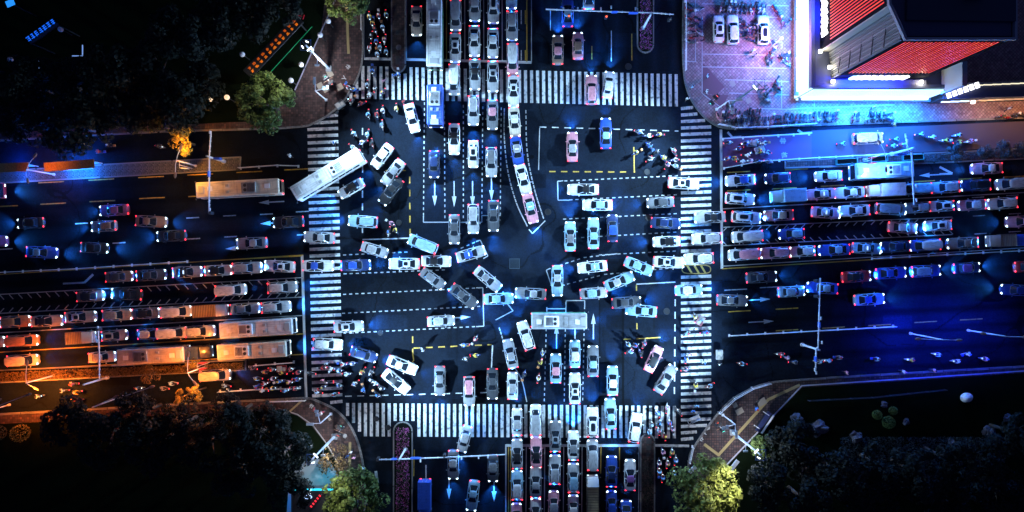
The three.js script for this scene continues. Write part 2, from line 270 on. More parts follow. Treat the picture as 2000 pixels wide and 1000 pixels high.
// right approach
const Rx = (y0, y1) => [[1410, y0], [2000, y1], [2460, y1 + (y1 - y0) * 0.78]];
line(Rx(408, 376)); line(Rx(525, 489), 0.16, M.yellow); line(Rx(520, 484), 0.13);
line([[1410, 444], [1860, 424]]); line([[1410, 480], [1860, 458]]);
{ const g = []; for (let x = 1412; x < 1858; x += 17) { const y = 444 - 20 * (x - 1410) / 450, y2 = 480 - 22 * (x - 1410) / 450; g.push(band([x + 7, y + 1], [x, y + 8], 0.14, 0.0105), band([x, y2 - 8], [x + 7, y2 - 1], 0.14, 0.0105)); } merged('lane_ticks', g, M.paintThin); }
for (const [x, y] of [[1420, 337], [1533, 332], [1600, 327], [1690, 322], [1780, 318], [1885, 312], [1960, 309]]) mark('dash', road, [x, y], [x + 45, y - 2.2], 0.16, M.yellow);
for (const [x, y] of [[1420, 373], [1510, 369], [1603, 364], [1780, 355], [1872, 350], [1960, 346]]) mark('dash', road, [x, y], [x + 46, y - 2.3], 0.16, M.yellow);
for (const [x, y] of [[1898, 386], [1965, 382], [1900, 422], [1970, 418], [1903, 457], [1970, 453]]) mark('dash', road, [x, y], [x + 24, y - 1.3], 0.14, M.paintThin);
// right exit, left exit
for (const [x, y, m] of [[1422, 609, 1], [1515, 604, 1], [1415, 567, 0], [1484, 562, 0], [1515, 646, 1], [1606, 641, 1], [1696, 636, 1], [1786, 630, 1], [1875, 625, 1]]) mark('dash', road, [x, y], [x + 44, y - 2.4], 0.16, m ? M.yellow : M.paintThin);
for (const [x, y, m] of [[75, 357, 1], [173, 352, 1], [270, 347, 1], [366, 342, 1], [462, 337, 1], [555, 332, 1], [-15, 404, 1], [79, 399, 1], [175, 394, 1], [272, 388, 1], [368, 384, 1], [463, 379, 1], [147, 437, 0], [364, 426, 0], [436, 422, 0], [75, 483, 0], [220, 475, 0], [366, 467, 0], [438, 463, 0], [0, 487, 0], [578, 414, 0], [508, 419, 0], [580, 459, 0]]) mark('dash', road, [x, y], [x + (m ? 50 : 25), y - (m ? 2.4 : 1.3)], 0.17, m ? M.yellow : M.paintThin);
// guides over the junction: white short dashes
for (const [a, b] of [[[829, 200], [827, 428]], [[868, 205], [869, 432]], [[905, 205], [905, 432]], [[943, 208], [941, 432]], [[979, 210], [977, 420]]]) dashes([a, b], 5, 5.8);
dashes(arcPx([[985, 212], [985, 270], [993, 340], [1010, 400], [1030, 442]]), 6.5, 4.5, 0.18); dashes(arcPx([[1027, 215], [1030, 300], [1044, 370], [1062, 428]]), 6.5, 4.5, 0.18);
line([[827, 422], [827, 434], [941, 434], [941, 421], [978, 421]]); line([[1033, 448], [1040, 456], [1065, 431]]);
for (const [a, b] of [[[1090, 354], [1325, 343]], [[1100, 391], [1325, 380]], [[1100, 428], [1325, 417]], [[1135, 464], [1325, 453]], [[1170, 498], [1325, 490]]]) dashes([a, b], 6, 6);
line([[1112, 391], [1090, 391], [1089, 354], [1100, 353]]); dashes([[1070, 526], [1140, 503], [1210, 495]], 6, 6); dashes([[1096, 558], [1180, 536], [1325, 522]], 6, 6); line([[1078, 560], [1067, 528], [1074, 524]]);
for (const [a, b] of [[[670, 498], [800, 492]], [[671, 535], [870, 527]], [[670, 575], [940, 562]], [[668, 612], [942, 598]], [[670, 651], [944, 637]]]) dashes([a, b], 6, 6);
line([[930, 562], [943, 562], [945, 637], [930, 638]]); dashes([[900, 485], [935, 470]], 6, 6); line([[930, 472], [938, 469], [953, 500], [944, 505]]);
for (const [a, b] of [[[1068, 600], [1063, 785]], [[1105, 590], [1102, 785]], [[1142, 588], [1138, 785]]]) dashes([a, b], 5, 5.5);
dashes(arcPx([[975, 640], [995, 700], [1018, 740], [1029, 785]]), 6, 5); line([[1105, 603], [1068, 603], [1068, 612]]); line([[1142, 600], [1142, 587], [1106, 587], [1105, 612]]); line([[968, 625], [1002, 607], [990, 592]]);
for (const [a, b] of [[[708, 250], [708, 455]], [[1319, 560], [1317, 785]]]) dashes([a, b], 13.5, 11, 0.2, M.paint);
dashes([[674, 774], [975, 766]], 13, 11, 0.17, M.paint); dashes([[1054, 248], [1325, 256]], 13, 11, 0.17, M.paint);
dashes([[753, 333], [818, 333]], 40, 6, 0.14, M.yellow); dashes([[800, 345], [801, 465]], 13, 12.5, 0.2, M.yellow); mark('dash', road, [708, 468], [802, 465], 0.2, M.paint);
dashes([[1073, 335], [1230, 336]], 12, 11, 0.2, M.yellow); mark('dash', road, [1238, 287], [1239, 337], 0.2, M.yellow);
dashes([[806, 657], [806, 720]], 13, 11, 0.2, M.yellow); dashes([[808, 680], [960, 673]], 13, 11, 0.2, M.yellow); mark('dash', road, [962, 674], [959, 740], 0.2, M.paint);
dashes([[1243, 556], [1244, 650]], 12, 13, 0.2, M.yellow); mark('dash', road, [1243, 662], [1290, 659], 0.18, M.yellow); mark('dash', road, [1243, 555], [1319, 551], 0.17, M.paint); mark('dash', road, [1218, 663], [1232, 662], 0.18, M.yellow);
line([[806, 690], [808, 705]], 0.18, M.yellow); line([[1054, 250], [1052, 332]], 0.14);
// hatched oval refuge on the right crossing
{ const g = [], o = []; for (let i = 0; i <= 24; i++) { const a = i / 24 * Math.PI * 2, c = Math.cos(a), s = Math.sin(a); o.push([1360 + 28 * Math.sign(c) * Math.abs(c) ** 0.45, 526 + 8.4 * Math.sign(s) * Math.abs(s) ** 0.75]); } for (let i = 0; i < 24; i++) g.push(band(o[i], o[i + 1], 0.16, 0.009 + i * 0.0002)); for (const x of [1342, 1356, 1369]) g.push(band([x, 518.5], [x + 9, 533.5], 0.3, 0.007)); merged('hatched_refuge', g, std(0.62, 0.42, 0.1, 0.7, { map: paintTex })); }
// arrows
function arrow(px, py, deg, len = 4.2, turn = 0) {
  const s = new THREE.Shape([[0, 0], [-1.7, -0.38], [-1.7, -0.09], [-len, -0.09], [-len, 0.09], [-1.7, 0.09], [-1.7, 0.38]].map(p => new THREE.Vector2(...p)));
  const m = part('lane_arrow', new THREE.ShapeGeometry(s).rotateX(-Math.PI / 2), M.paintThin, road); m.position.set(gx(px), 0.0095, gz(py)); m.rotation.y = -deg * D; return m;
}
for (const [x, y] of [[849, 403], [887, 404], [923, 404], [960, 392], [1076, 978 + 40], [832, 982], [877, 975], [965, 980]]) arrow(x, y, 90);
for (const [x, y] of [[1087, 631], [1123, 612], [1159, 612]]) arrow(x, y, -90);
for (const [x, y] of [[1505, 540], [1505, 584], [1512, 627], [920, 619]]) arrow(x, y, -3);
for (const [x, y] of [[508, 437], [505, 396]]) arrow(x, y, 177);
for (const [x, y, d] of [[192, 618, -3], [193, 653, -3], [440, 486, 177], [1795, 343, 177]]) arrow(x, y, d);
for (const [a, b, c] of [[[123, 554], [165, 552], [182, 536]], [[1835, 340], [1860, 339], [1835, 326]], [[1448, 267], [1430, 268], [1421, 258]], [[1586, 259], [1567, 260], [1558, 254]]]) { merged('turn_arrow', [band(a, b, 0.28, 0.0095), band(b, c, 0.35, 0.0105)], M.paintThin); }
// painted characters, built from strokes in a 1 x 1 box
const GL = {
  ren: [[0.5, 0, 0.5, 0.35], [0.5, 0.35, 0.05, 1], [0.5, 0.35, 0.95, 1]],
  xing: [[0.3, 0, 0.02, 0.3], [0.35, 0.28, 0.02, 0.6], [0.22, 0.45, 0.22, 1], [0.5, 0.12, 0.95, 0.12], [0.42, 0.42, 1, 0.42], [0.75, 0.42, 0.75, 0.95], [0.75, 0.97, 0.6, 0.9]],
  fei: [[0.38, 0, 0.38, 1], [0.62, 0, 0.62, 1], [0.05, 0.2, 0.38, 0.2], [0.05, 0.48, 0.38, 0.48], [0.02, 0.78, 0.38, 0.76], [0.62, 0.2, 0.95, 0.2], [0.62, 0.48, 0.95, 0.48], [0.62, 0.76, 0.98, 0.76]],
  ji: [[0.02, 0.3, 0.42, 0.3], [0.22, 0, 0.22, 1], [0.2, 0.35, 0.02, 0.75], [0.24, 0.4, 0.42, 0.6], [0.55, 0.1, 0.8, 0.1], [0.55, 0.1, 0.48, 1], [0.8, 0.1, 0.8, 0.9], [0.8, 0.9, 1, 0.8]],
};
function glyph(name, ch, px, py, w, h, deg, mat, parent, y) {
  const g = GL[ch].map(([a, b, c, d], i) => { const x0 = (a - 0.5) * w, z0 = (b - 0.5) * h, x1 = (c - 0.5) * w, z1 = (d - 0.5) * h; return new THREE.PlaneGeometry(Math.hypot(x1 - x0, z1 - z0) + 0.1, 0.13).rotateX(-Math.PI / 2).rotateY(-Math.atan2(z1 - z0, x1 - x0)).translate((x0 + x1) / 2, i * 0.0008, (z0 + z1) / 2); });
  const m = part(name, g, mat, parent); m.position.set(gx(px), y, gz(py)); m.rotation.y = -deg * D; return m;
}
glyph('painted_character', 'xing', 680, 131, 0.62, 0.62, 125, M.paint, pNW, 0.134); glyph('painted_character', 'ren', 673, 153, 0.62, 0.62, 120, M.paint, pNW, 0.134);
glyph('painted_character', 'xing', 609, 793, 0.6, 0.6, 25, M.paint, pSW, 0.134); glyph('painted_character', 'ren', 626, 806, 0.6, 0.6, 30, M.paint, pSW, 0.134); glyph('painted_character', 'fei', 674, 851, 0.6, 0.6, 55, M.paintThin, pSW, 0.134);
glyph('painted_character', 'fei', 1382, 835, 0.62, 0.62, -50, M.paint, pSE, 0.134); glyph('painted_character', 'ren', 1376, 846, 0.62, 0.62, -50 + 180, M.paint, pSE, 0.134); glyph('painted_character', 'xing', 1369, 857, 0.62, 0.62, -50, M.paint, pSE, 0.134);
glyph('painted_character', 'fei', 1529, 275, 0.9, 0.9, 90, M.paint, road, 0.012); glyph('painted_character', 'ji', 1532, 303, 0.9, 0.9, 90, M.paint, road, 0.012);
// manhole covers and drain
for (const [x, y, r] of [[1070, 414, 0.5], [1264, 336, 0.45], [1227, 130, 0.5], [1302, 608, 0.5], [735, 818, 0.4], [758, 835, 0.4], [779, 435, 0.42], [743, 650, 0.4], [1402, 68, 0.3], [694, 918, 0.5], [1266, 425, 0.45]]) {
  const m = part('manhole_cover', [cyl(r, r, 0.02, 22), new THREE.TorusGeometry(r, 0.045, 5, 22).rotateX(Math.PI / 2).translate(0, 0.02, 0)], std(0.028, 0.028, 0.03, 0.6, { metalness: 0.4 }), road); m.position.set(gx(x), x === 694 ? 0.13 : 0.002, gz(y));
}
{ const g = []; for (let i = 0; i < 9; i++) g.push(box(1.5, 0.03, 0.07, 0, 0.012, -0.7 + i * 0.175)); for (const s of [-1, 1]) g.push(box(0.1, 0.04, 1.7, s * 0.8, 0.014, 0), box(1.5, 0.04, 0.1, 0, 0.0142, s * 0.8)); const m = part('drain_grate', g, std(0.05, 0.07, 0.09, 0.5, { metalness: 0.5 }), road); m.position.set(gx(1005), 0.004, gz(515)); }
// ---------------------------------------------------------------- vehicles
function loft(rings, capEnds = true) {                   // rings: arrays of [x, y, z], all of one length, closed
  const n = rings[0].length, pos = [], uv = [], idx = [];
  rings.forEach((r, j) => r.forEach((p, i) => { pos.push(...p); uv.push(i / n, j / rings.length); }));
  for (let j = 0; j + 1 < rings.length; j++) for (let i = 0; i < n; i++) { const a = j * n + i, b = j * n + (i + 1) % n; idx.push(a, a + n, b, b, a + n, b + n); }
  if (capEnds) for (const [j, flip] of [[0, 1], [rings.length - 1, 0]]) {
    const c = [0, 1, 2].map(k => rings[j].reduce((s, p) => s + p[k], 0) / n), ci = pos.length / 3; pos.push(...c); uv.push(0.5, 0.5);
    for (let i = 0; i < n; i++) { const a = j * n + i, b = j * n + (i + 1) % n; flip ? idx.push(ci, a, b) : idx.push(ci, b, a); }
  }
  const g = new THREE.BufferGeometry(); g.setAttribute('position', new THREE.Float32BufferAttribute(pos, 3)); g.setAttribute('uv', new THREE.Float32BufferAttribute(uv, 2)); g.setIndex(idx);
  const o = toCreasedNormals(g, 0.7); return o;
}
const ringXZ = (x0, x1, hw, y, p = 4.5, n = 32, tw = 0) => { const o = [], cx = (x0 + x1) / 2, a = (x1 - x0) / 2; for (let i = 0; i < n; i++) { const t = i / n * Math.PI * 2, c = Math.cos(t), s = Math.sin(t); o.push([cx + a * Math.sign(c) * Math.abs(c) ** (2 / p), y, (hw - tw * (c + 1) / 2) * Math.sign(s) * Math.abs(s) ** (2 / p)]); } return o; };
const SPEC = {   // stations [x, half width, bottom, shoulder height, crown]; cabin: lower x0 x1, upper x0 x1, roof height
  sedan: { L: 4.75, st: [[2.37, .58, .36, .58, .01], [2.3, .73, .28, .68, .02], [2.1, .83, .24, .76, .03], [1.6, .89, .22, .86, .045], [.95, .91, .22, .95, .03], [0, .91, .22, .97, .02], [-1.2, .91, .22, 1.0, .02], [-1.75, .9, .22, 1.02, .03], [-2.1, .85, .27, .99, .03], [-2.3, .76, .34, .9, .02], [-2.37, .62, .42, .8, .01]], lo: [-1.78, 1.08], up: [-1.0, .28], hw: [.84, .6], roof: 1.46 },
  hatchback: { L: 4.1, st: [[2.05, .58, .36, .6, .01], [1.97, .73, .28, .72, .02], [1.75, .83, .24, .8, .03], [1.3, .87, .22, .92, .045], [.8, .88, .22, .98, .03], [-.3, .88, .22, 1.0, .02], [-1.4, .88, .22, 1.02, .02], [-1.8, .84, .26, 1.02, .01], [-2.0, .74, .34, .96, .01], [-2.05, .6, .42, .86, .01]], lo: [-1.95, .95], up: [-1.5, .15], hw: [.82, .6], roof: 1.5 },
  suv: { L: 4.75, st: [[2.37, .6, .42, .74, .01], [2.3, .76, .34, .86, .02], [2.1, .86, .3, .95, .03], [1.6, .93, .28, 1.04, .05], [1.0, .94, .28, 1.1, .03], [0, .94, .28, 1.1, .02], [-1.5, .94, .28, 1.12, .02], [-2.05, .91, .3, 1.12, .01], [-2.3, .82, .36, 1.06, .01], [-2.37, .68, .46, .94, .01]], lo: [-2.25, 1.08], up: [-1.85, .32], hw: [.88, .66], roof: 1.7 },
  minivan: { L: 4.9, st: [[2.45, .62, .38, .7, .01], [2.38, .78, .3, .84, .02], [2.2, .87, .26, .95, .03], [1.9, .91, .24, 1.04, .03], [1.4, .92, .24, 1.1, .02], [0, .92, .24, 1.1, .01], [-1.8, .92, .24, 1.1, .01], [-2.3, .88, .28, 1.08, .01], [-2.45, .76, .36, 1.0, .01]], lo: [-2.4, 1.75], up: [-2.22, .95], hw: [.88, .74], roof: 1.9 },
};
SPEC.taxi = SPEC.sedan;
// two more saloon shapes: a long one with a short boot, and a compact one with an upright roof
const stretch = (s, kx, kw, lo, up, hw, roof) => ({ L: s.L * kx, st: s.st.map(([x, w, b, h, c]) => [x * kx, w * kw, b, h, c]), lo, up, hw, roof });
SPEC.saloon = stretch(SPEC.sedan, 1.05, 1.02, [-2.05, 1.02], [-1.0, .1], [.86, .58], 1.44);
SPEC.compact = stretch(SPEC.sedan, .92, .96, [-1.55, 1.1], [-1.05, .42], [.8, .63], 1.52);
let turnOf = 0;
const PAINT = {
  white: [.78, .78, .78], silver: [.5, .51, .53], grey: [.24, .25, .27], black: [.018, .018, .02], blue: [.03, .1, .5], pink: [.72, .3, .36], red: [.5, .03, .03], brown: [.3, .19, .14], cream: [.72, .62, .48], orange: [.75, .3, .1], 'pale blue': [.3, .52, .68], 'dark blue': [.015, .035, .12], 'dark grey': [.07, .075, .085], purple: [.3, .12, .35], beige: [.55, .45, .36], green: [.1, .35, .2],
};
const paintCache = {};
const paintM = c => paintCache[c] ??= (() => { const m = new THREE.MeshPhysicalMaterial({ map: dirtTex, roughness: 0.38, clearcoat: 0.7, clearcoatRoughness: 0.12, metalness: c === 'silver' || c === 'grey' ? 0.3 : 0 }); m.color.setRGB(...PAINT[c]); return m; })();
const tyreG = new THREE.CylinderGeometry(0.32, 0.32, 0.2, 18).rotateX(Math.PI / 2), rimG = new THREE.CylinderGeometry(0.2, 0.2, 0.21, 10).rotateX(Math.PI / 2);
function wheel(parent, x, z, k = 1) { const w = part('wheel', tyreG, M.rubber, parent); w.position.set(x, 0.32 * k, z); w.scale.setScalar(k); part('rim', rimG, M.rim, w); return w; }
const carGeo = {};
function carShape(kind) {
  if (carGeo[kind]) return carGeo[kind];
  const s = SPEC[kind], belt = s.st[Math.floor(s.st.length / 2)][3] - 0.02;
  const ring = ([x, w, yb, hs, c]) => { const m = (hs + yb) / 2, h = [[w * .84, yb], [w * .97, yb + .1], [w, m], [w * .985, hs - .1], [w * .94, hs - .02], [w * .8, hs + c * .4], [w * .4, hs + c * .85]]; return [...h.map(([z, y]) => [x, y, z]), [x, hs + c, 0], ...h.slice().reverse().map(([z, y]) => [x, y, -z])]; };
  const lo = ringXZ(s.lo[0], s.lo[1], s.hw[0], belt, 4.2, 40, .05), up = ringXZ(s.up[0], s.up[1], s.hw[1], s.roof - .08, 4.2, 40, .03);
  const k = (r, f, y) => { const cx = (s.up[0] + s.up[1]) / 2; return r.map(p => [cx + (p[0] - cx) * f, y, p[2] * f]); };
  const g = { belt };
  g.body = loft(s.st.slice().reverse().map(ring));
  const mid = lo.map((p, i) => [p[0] * .52 + up[i][0] * .48, p[1] * .5 + up[i][1] * .5, p[2] * .46 + up[i][2] * .54]);
  g.glass = loft([lo, mid, up], false);
  g.roof = loft([k(up, 1.03, s.roof - .1), k(up, 1.05, s.roof - .075), k(up, .98, s.roof - .03), k(up, .75, s.roof - .004), k(up, .3, s.roof)]);
  const pil = []; for (const i of [5, 15, 25, 35]) pil.push(bar([lo[i][0], lo[i][1], lo[i][2]], [up[i][0], up[i][1] + .02, up[i][2]], .055, .045, 6));
  for (const z of [10, 30]) pil.push(bar(lo[z], up[z], .05, .045, 6));
  g.pillars = pil;
  g.trim = new THREE.TubeGeometry(new THREE.CatmullRomCurve3(lo.map(p => new THREE.Vector3(p[0], p[1] + .02, p[2] * 1.01)), true), 48, .03, 5, true);
  const f = s.st[1], fx = s.L / 2, fw = s.st[2][1], rx = -s.L / 2, rs = s.st[s.st.length - 2], rs2 = s.st[s.st.length - 3];
  g.heads = [1, -1].map(z => { const q = rbox(.34, .12, .3, .05, 0, 0, 0, 1); q.rotateY(z * .55); return q.translate(fx - .17, f[3] + .01, z * (fw - .2)); });
  g.tails = [1, -1].map(z => { const q = rbox(.16, .16, .4, .05, 0, 0, 0, 1); q.rotateY(-z * .3); return q.translate(rx + .1, rs[3] - .06, z * (rs2[1] - .22)); });
  g.mirrors = [1, -1].map(z => rbox(.14, .13, .22, .05, s.lo[1] - .32, belt + .1, z * (s.hw[0] + .2), 1));
  g.bumper = ([rbox(.1, .16, 1.1, .04, fx - .0, .42, 0, 1), rbox(.1, .16, 1.1, .04, rx, .5, 0, 1)]);
  g.plates = [box(.02, .13, .44, fx + .06, .45, 0), box(.02, .13, .44, rx - .065, .56, 0)];
  g.wipers = ([bar([s.lo[1] - .02, belt + .03, .25], [s.lo[1] - .42, belt + .26, -.05], .012, .01, 4), bar([s.lo[1] - .02, belt + .03, -.3], [s.lo[1] - .42, belt + .26, -.58], .012, .01, 4)]);
  g.rails = mg([1, -1].map(z => tube([[s.up[0] + .05, s.roof - .04, z * (s.hw[1] - .02)], [s.up[0] + .25, s.roof + .04, z * (s.hw[1] - .05)], [s.up[1] - .25, s.roof + .04, z * (s.hw[1] - .05)], [s.up[1] - .03, s.roof - .04, z * (s.hw[1] - .02)]], .022, 5)));
  g.hood = [1, -1].map(z => bar([s.lo[1] + .05, belt - .005, z * .62], [fx - .35, s.st[2][3] + .025, z * .5], .012, .012, 4));
  g.sun = loft([k(up, .62, s.roof - .02).map(p => [p[0] + .12, p[1], p[2] * .85]), k(up, .62, s.roof + .008).map(p => [p[0] + .12, p[1], p[2] * .85])]);
  return carGeo[kind] = g;
}
function makeCar(kind, color, opt = {}) {
  const g = carShape(kind), s = SPEC[kind], t = new THREE.Group(), pm = paintM(color);
  part('body', g.body, pm, t); const cab = part('glasshouse', g.glass, M.glass, t); for (const q of g.pillars) part('pillar', q, pm, cab); part('window_trim', g.trim, M.chrome, cab); for (const q of g.wipers) part('wiper', q, M.dark, cab);
  const roof = part('roof', g.roof, opt.roof ? paintM(opt.roof) : pm, t);
  if (opt.sun) part('sunroof', g.sun, M.glass, roof);
  if (kind === 'suv') part('roof_rail', g.rails, M.chrome, roof);
  for (const q of g.hood) part('bonnet_seam', q, M.dark, t);
  for (const q of g.heads) part('headlight', q, opt.off ? M.chrome : M.head, t);
  for (const q of g.tails) part('tail_light', q, opt.off ? M.tailDim : M.tail, t);
  for (const q of g.mirrors) part('mirror', q, pm, t);
  for (const q of g.bumper) part('bumper', q, kind === 'suv' ? M.dark : pm, t); for (const q of g.plates) part('number_plate', q, M.plate, t);
  const wx = s.L / 2 - .95, wz = s.st[4][1] - .09; for (const x of [wx, -wx + .1]) for (const z of [wz, -wz]) wheel(t, x, z, kind === 'suv' ? 1.12 : 1);
  if (kind === 'taxi') { part('taxi_sign', rbox(.2, .15, .62, .05, (s.up[0] + s.up[1]) / 2 + .1, s.roof + .08, 0, 1), glow(.6, .8, 1, .9), roof); }
  return t;
}
function makeBus(color, opt = {}) {
  const t = new THREE.Group(), L = opt.L ?? 11.4, W = 2.5, hh = 3.05, pm = paintM(color), x0 = -L / 2;
  part('body', rbox(L, 1.15, W, .16, 0, .95, 0), opt.skirt ? paintM(opt.skirt) : pm, t);
  part('upper_body', [rbox(L, .62, W, .2, 0, hh - .31, 0, 3), rbox(L - .14, 1.3, W - .16, .1, 0, 2.1, 0, 1)], pm, t);
  const n = Math.round((L - 1.6) / 1.35);
  for (const z of [1, -1]) for (let i = 0; i < n; i++) part('window', rbox(1.22, .95, .06, .05, x0 + 1.1 + (i + .5) * (L - 1.8) / n, 2.02, z * (W / 2 - .06), 1), M.glass, t);
  part('windscreen', rbox(.08, 1.5, 2.2, .08, L / 2 - .03, 1.9, 0, 1), M.glass, t); part('rear_window', rbox(.08, .8, 1.9, .06, x0 + .03, 2.1, 0, 1), M.glass, t);
  for (const z of [1, -1]) { part('headlight', rbox(.1, .2, .4, .05, L / 2 + .01, .75, z * .9, 1), M.head, t); part('tail_light', rbox(.1, .5, .2, .05, x0 - .01, 1.1, z * 1.05, 1), M.tail, t); part('mirror', [bar([L / 2 - .05, 2.7, z * 1.2], [L / 2 + .28, 2.55, z * 1.38], .03), rbox(.12, .4, .22, .05, L / 2 + .28, 2.35, z * 1.38, 1)], M.dark, t); }
  const ac = part('air_conditioner', rbox(2.3, .26, 1.7, .1, x0 + L * .36, hh + .09, 0), opt.ac ? paintM(opt.ac) : M.white, t);
  for (const z of [.36, -.36]) part('fan', cyl(.26, .26, .03, 16, x0 + L * .36 + .55, hh + .215, z), M.dark, ac);
  const sl = []; for (let i = 0; i < 6; i++) sl.push(box(.09, .03, 1.3, x0 + L * .36 - .85 + i * .19, hh + .225, 0)); part('vent_grille', sl, M.dark, ac);
  for (const x of [L * .33, -L * .36]) part('roof_hatch', rbox(.85, .07, .75, .03, x, hh + .02, .1, 1), M.white, t);
  const seams = []; for (let i = 1; i < 6; i++) seams.push(box(.03, .012, W - .5, x0 + L * i / 6, hh + .003, 0)); for (const z of [.85, -.85]) seams.push(box(L - .8, .02, .035, 0, hh - .002, z)); part('roof_vent', [rbox(.5, .12, .4, .04, L * .12, hh + .05, -.5, 1), rbox(.5, .12, .4, .04, L * .12, hh + .05, .5, 1)], M.concrete, t); part('driver_vent', rbox(.9, .16, 1.3, .06, L * .43, hh + .04, 0, 1), std(.4, .4, .4, .7), t); part('roof_seams', seams, std(.36, .34, .32, .8), t);
  for (const x of [L / 2 - 2.3, x0 + 2.9]) for (const z of [1, -1]) wheel(t, x, z * 1.1, 1.45);
  return t;
}
function makeTruck(kind, color, opt = {}) {
  const t = new THREE.Group(), pm = paintM(color), L = opt.L ?? 5.6, W = 1.95, cabL = 1.5, x1 = L / 2, bl = L - cabL - .12, bx = -L / 2 + bl / 2, H2 = opt.h ?? 2.5;
  const c = part('cab', [loft([[-.0, 0], [.08, .02], [.8, .05], [1.2, .2], [1.5, .3]].map(([x, dr]) => { const w = W / 2 - dr * .35, top = 2.05 - dr * .9; return [[w, .45], [w, 1.2], [w * .94, top - .1], [w * .8, top], [-w * .8, top], [-w * .94, top - .1], [-w, 1.2], [-w, .45]].map(([z, y]) => [x1 - cabL + x, y, z]); }))], pm, t);
  part('windscreen', box(.5, .05, 1.55, 0, 0, 0).rotateZ(-.98).translate(x1 - .14, 1.55, 0), M.glass, c);
  for (const z of [1, -1]) { part('side_window', box(.8, .45, .04, x1 - .8, 1.5, z * (W / 2 - .02)), M.glass, c); part('mirror', [bar([x1 - .3, 1.6, z * .95], [x1 - .1, 1.65, z * 1.2], .02), rbox(.08, .3, .16, .03, x1 - .1, 1.6, z * 1.2, 1)], M.dark, c); part('headlight', rbox(.1, .16, .34, .05, x1 - .02, .72, z * .68, 1), M.head, t); part('tail_light', rbox(.08, .14, .3, .03, -L / 2 - .02, .8, z * .75, 1), M.tail, t); }
  part('chassis', box(L - .3, .22, .9, -.1, .55, 0), M.dark, t);
  if (kind === 'box_truck') {
    const b = part('cargo_box', rbox(bl, H2 - .75, W + .1, .04, bx, .75 + (H2 - .75) / 2, 0, 1), paintM(opt.box ?? 'white'), t);
    const r = []; const n = Math.floor(bl / .22); for (let i = 0; i < n; i++) r.push(box(.09, .035, W, bx - bl / 2 + (i + .5) * bl / n, H2 + .012, 0)); part('roof_rib', r, paintM(opt.box ?? 'white'), b); part('door_bar', [bar([-L / 2 - .03, .9, .3], [-L / 2 - .03, H2 - .1, .3], .02), bar([-L / 2 - .03, .9, -.3], [-L / 2 - .03, H2 - .1, -.3], .02)], M.metal, b);
  } else {
    const b = part('load_bed', [box(bl, .1, W, bx, .85, 0), box(bl, .4, .06, bx, 1.08, W / 2), box(bl, .4, .06, bx, 1.08, -W / 2), box(.06, .4, W - .08, bx - bl / 2, 1.08, 0)], opt.bed ? paintM(opt.bed) : std(.14, .1, .07, .8), t);
    const n = Math.floor(bl / .26); for (let i = 0; i < n; i++) part('slat', box(.13, .06, W - .1, bx - bl / 2 + (i + .5) * bl / n, 1.2, 0), opt.slat ?? std(.5, .36, .2, .8), b);
  }
  for (const x of [x1 - .95, -L / 2 + 1.05]) for (const z of [1, -1]) wheel(t, x, z * .85, 1.12);
  return t;
}
const protoV = new Map(), usedV = new Set();
function vehicle(kind, color, opt) {
  if (kind === 'sedan') kind = ['sedan', 'saloon', 'compact', 'sedan', 'compact', 'saloon', 'saloon'][turnOf++ % 7];
  const key = kind + color + JSON.stringify(opt ?? {});
  if (!protoV.has(key)) protoV.set(key, kind === 'bus' ? makeBus(color, opt) : kind.endsWith('truck') ? makeTruck(kind, color, opt) : makeCar(kind, color, opt));
  if (!usedV.has(key)) { usedV.add(key); return protoV.get(key); }
  return protoV.get(key).clone();
}
const nice = { sedan: 'sedan', hatchback: 'hatchback', suv: 'estate car', minivan: 'van', taxi: 'taxi', bus: 'bus', box_truck: 'box truck', flatbed_truck: 'flatbed truck' };
const cat = { sedan: 'car', hatchback: 'car', suv: 'car', minivan: 'van', taxi: 'taxi', bus: 'bus', box_truck: 'truck', flatbed_truck: 'truck' };
const nameOfKind = { suv: 'estate_car', minivan: 'van' };
const beams = [];
function put(kind, color, px, py, deg, label, opt, group, beam) {
  const v = vehicle(kind, color, opt); v.name = numbered(nameOfKind[kind] ?? kind); v.position.set(gx(px), 0, gz(py)); v.rotation.y = -deg * D; v.userData = {};
  tag(v, label, cat[kind], group); scene.add(v);
  if (beam) beams.push([v, beam]);
  return v;
}
// ---------------------------------------------------------------- queues: [lane description, heading, list of (kind, colour, x, y, options)]
const ORD = ['first', 'second', 'third', 'fourth', 'fifth', 'sixth', 'seventh', 'eighth', 'ninth', 'tenth', 'eleventh', 'twelfth', 'thirteenth', 'fourteenth', 'fifteenth', 'sixteenth', 'seventeenth', 'eighteenth', 'nineteenth', 'twentieth', 'twenty-first', 'twenty-second', 'twenty-third', 'twenty-fourth'];
function queue(lane, deg, list, beam) {
  list.forEach((q, i) => { const [kind, color, x, y, opt, d] = q; put(kind, color, x, y, deg + (d ?? 0) + rr(-0.8, 0.8), `${color}${opt?.roof ? ' and ' + opt.roof : ''} ${nice[kind]}, ${ORD[i]} in queue, ${lane}`, opt, 'vehicles queued at the junction', i === 0 && beam ? 1 : 0.34); });
}
const T = 'sedan', X = 'taxi', U = 'suv', V = 'minivan', B = 'hatchback';
const sun = { sun: 1 };
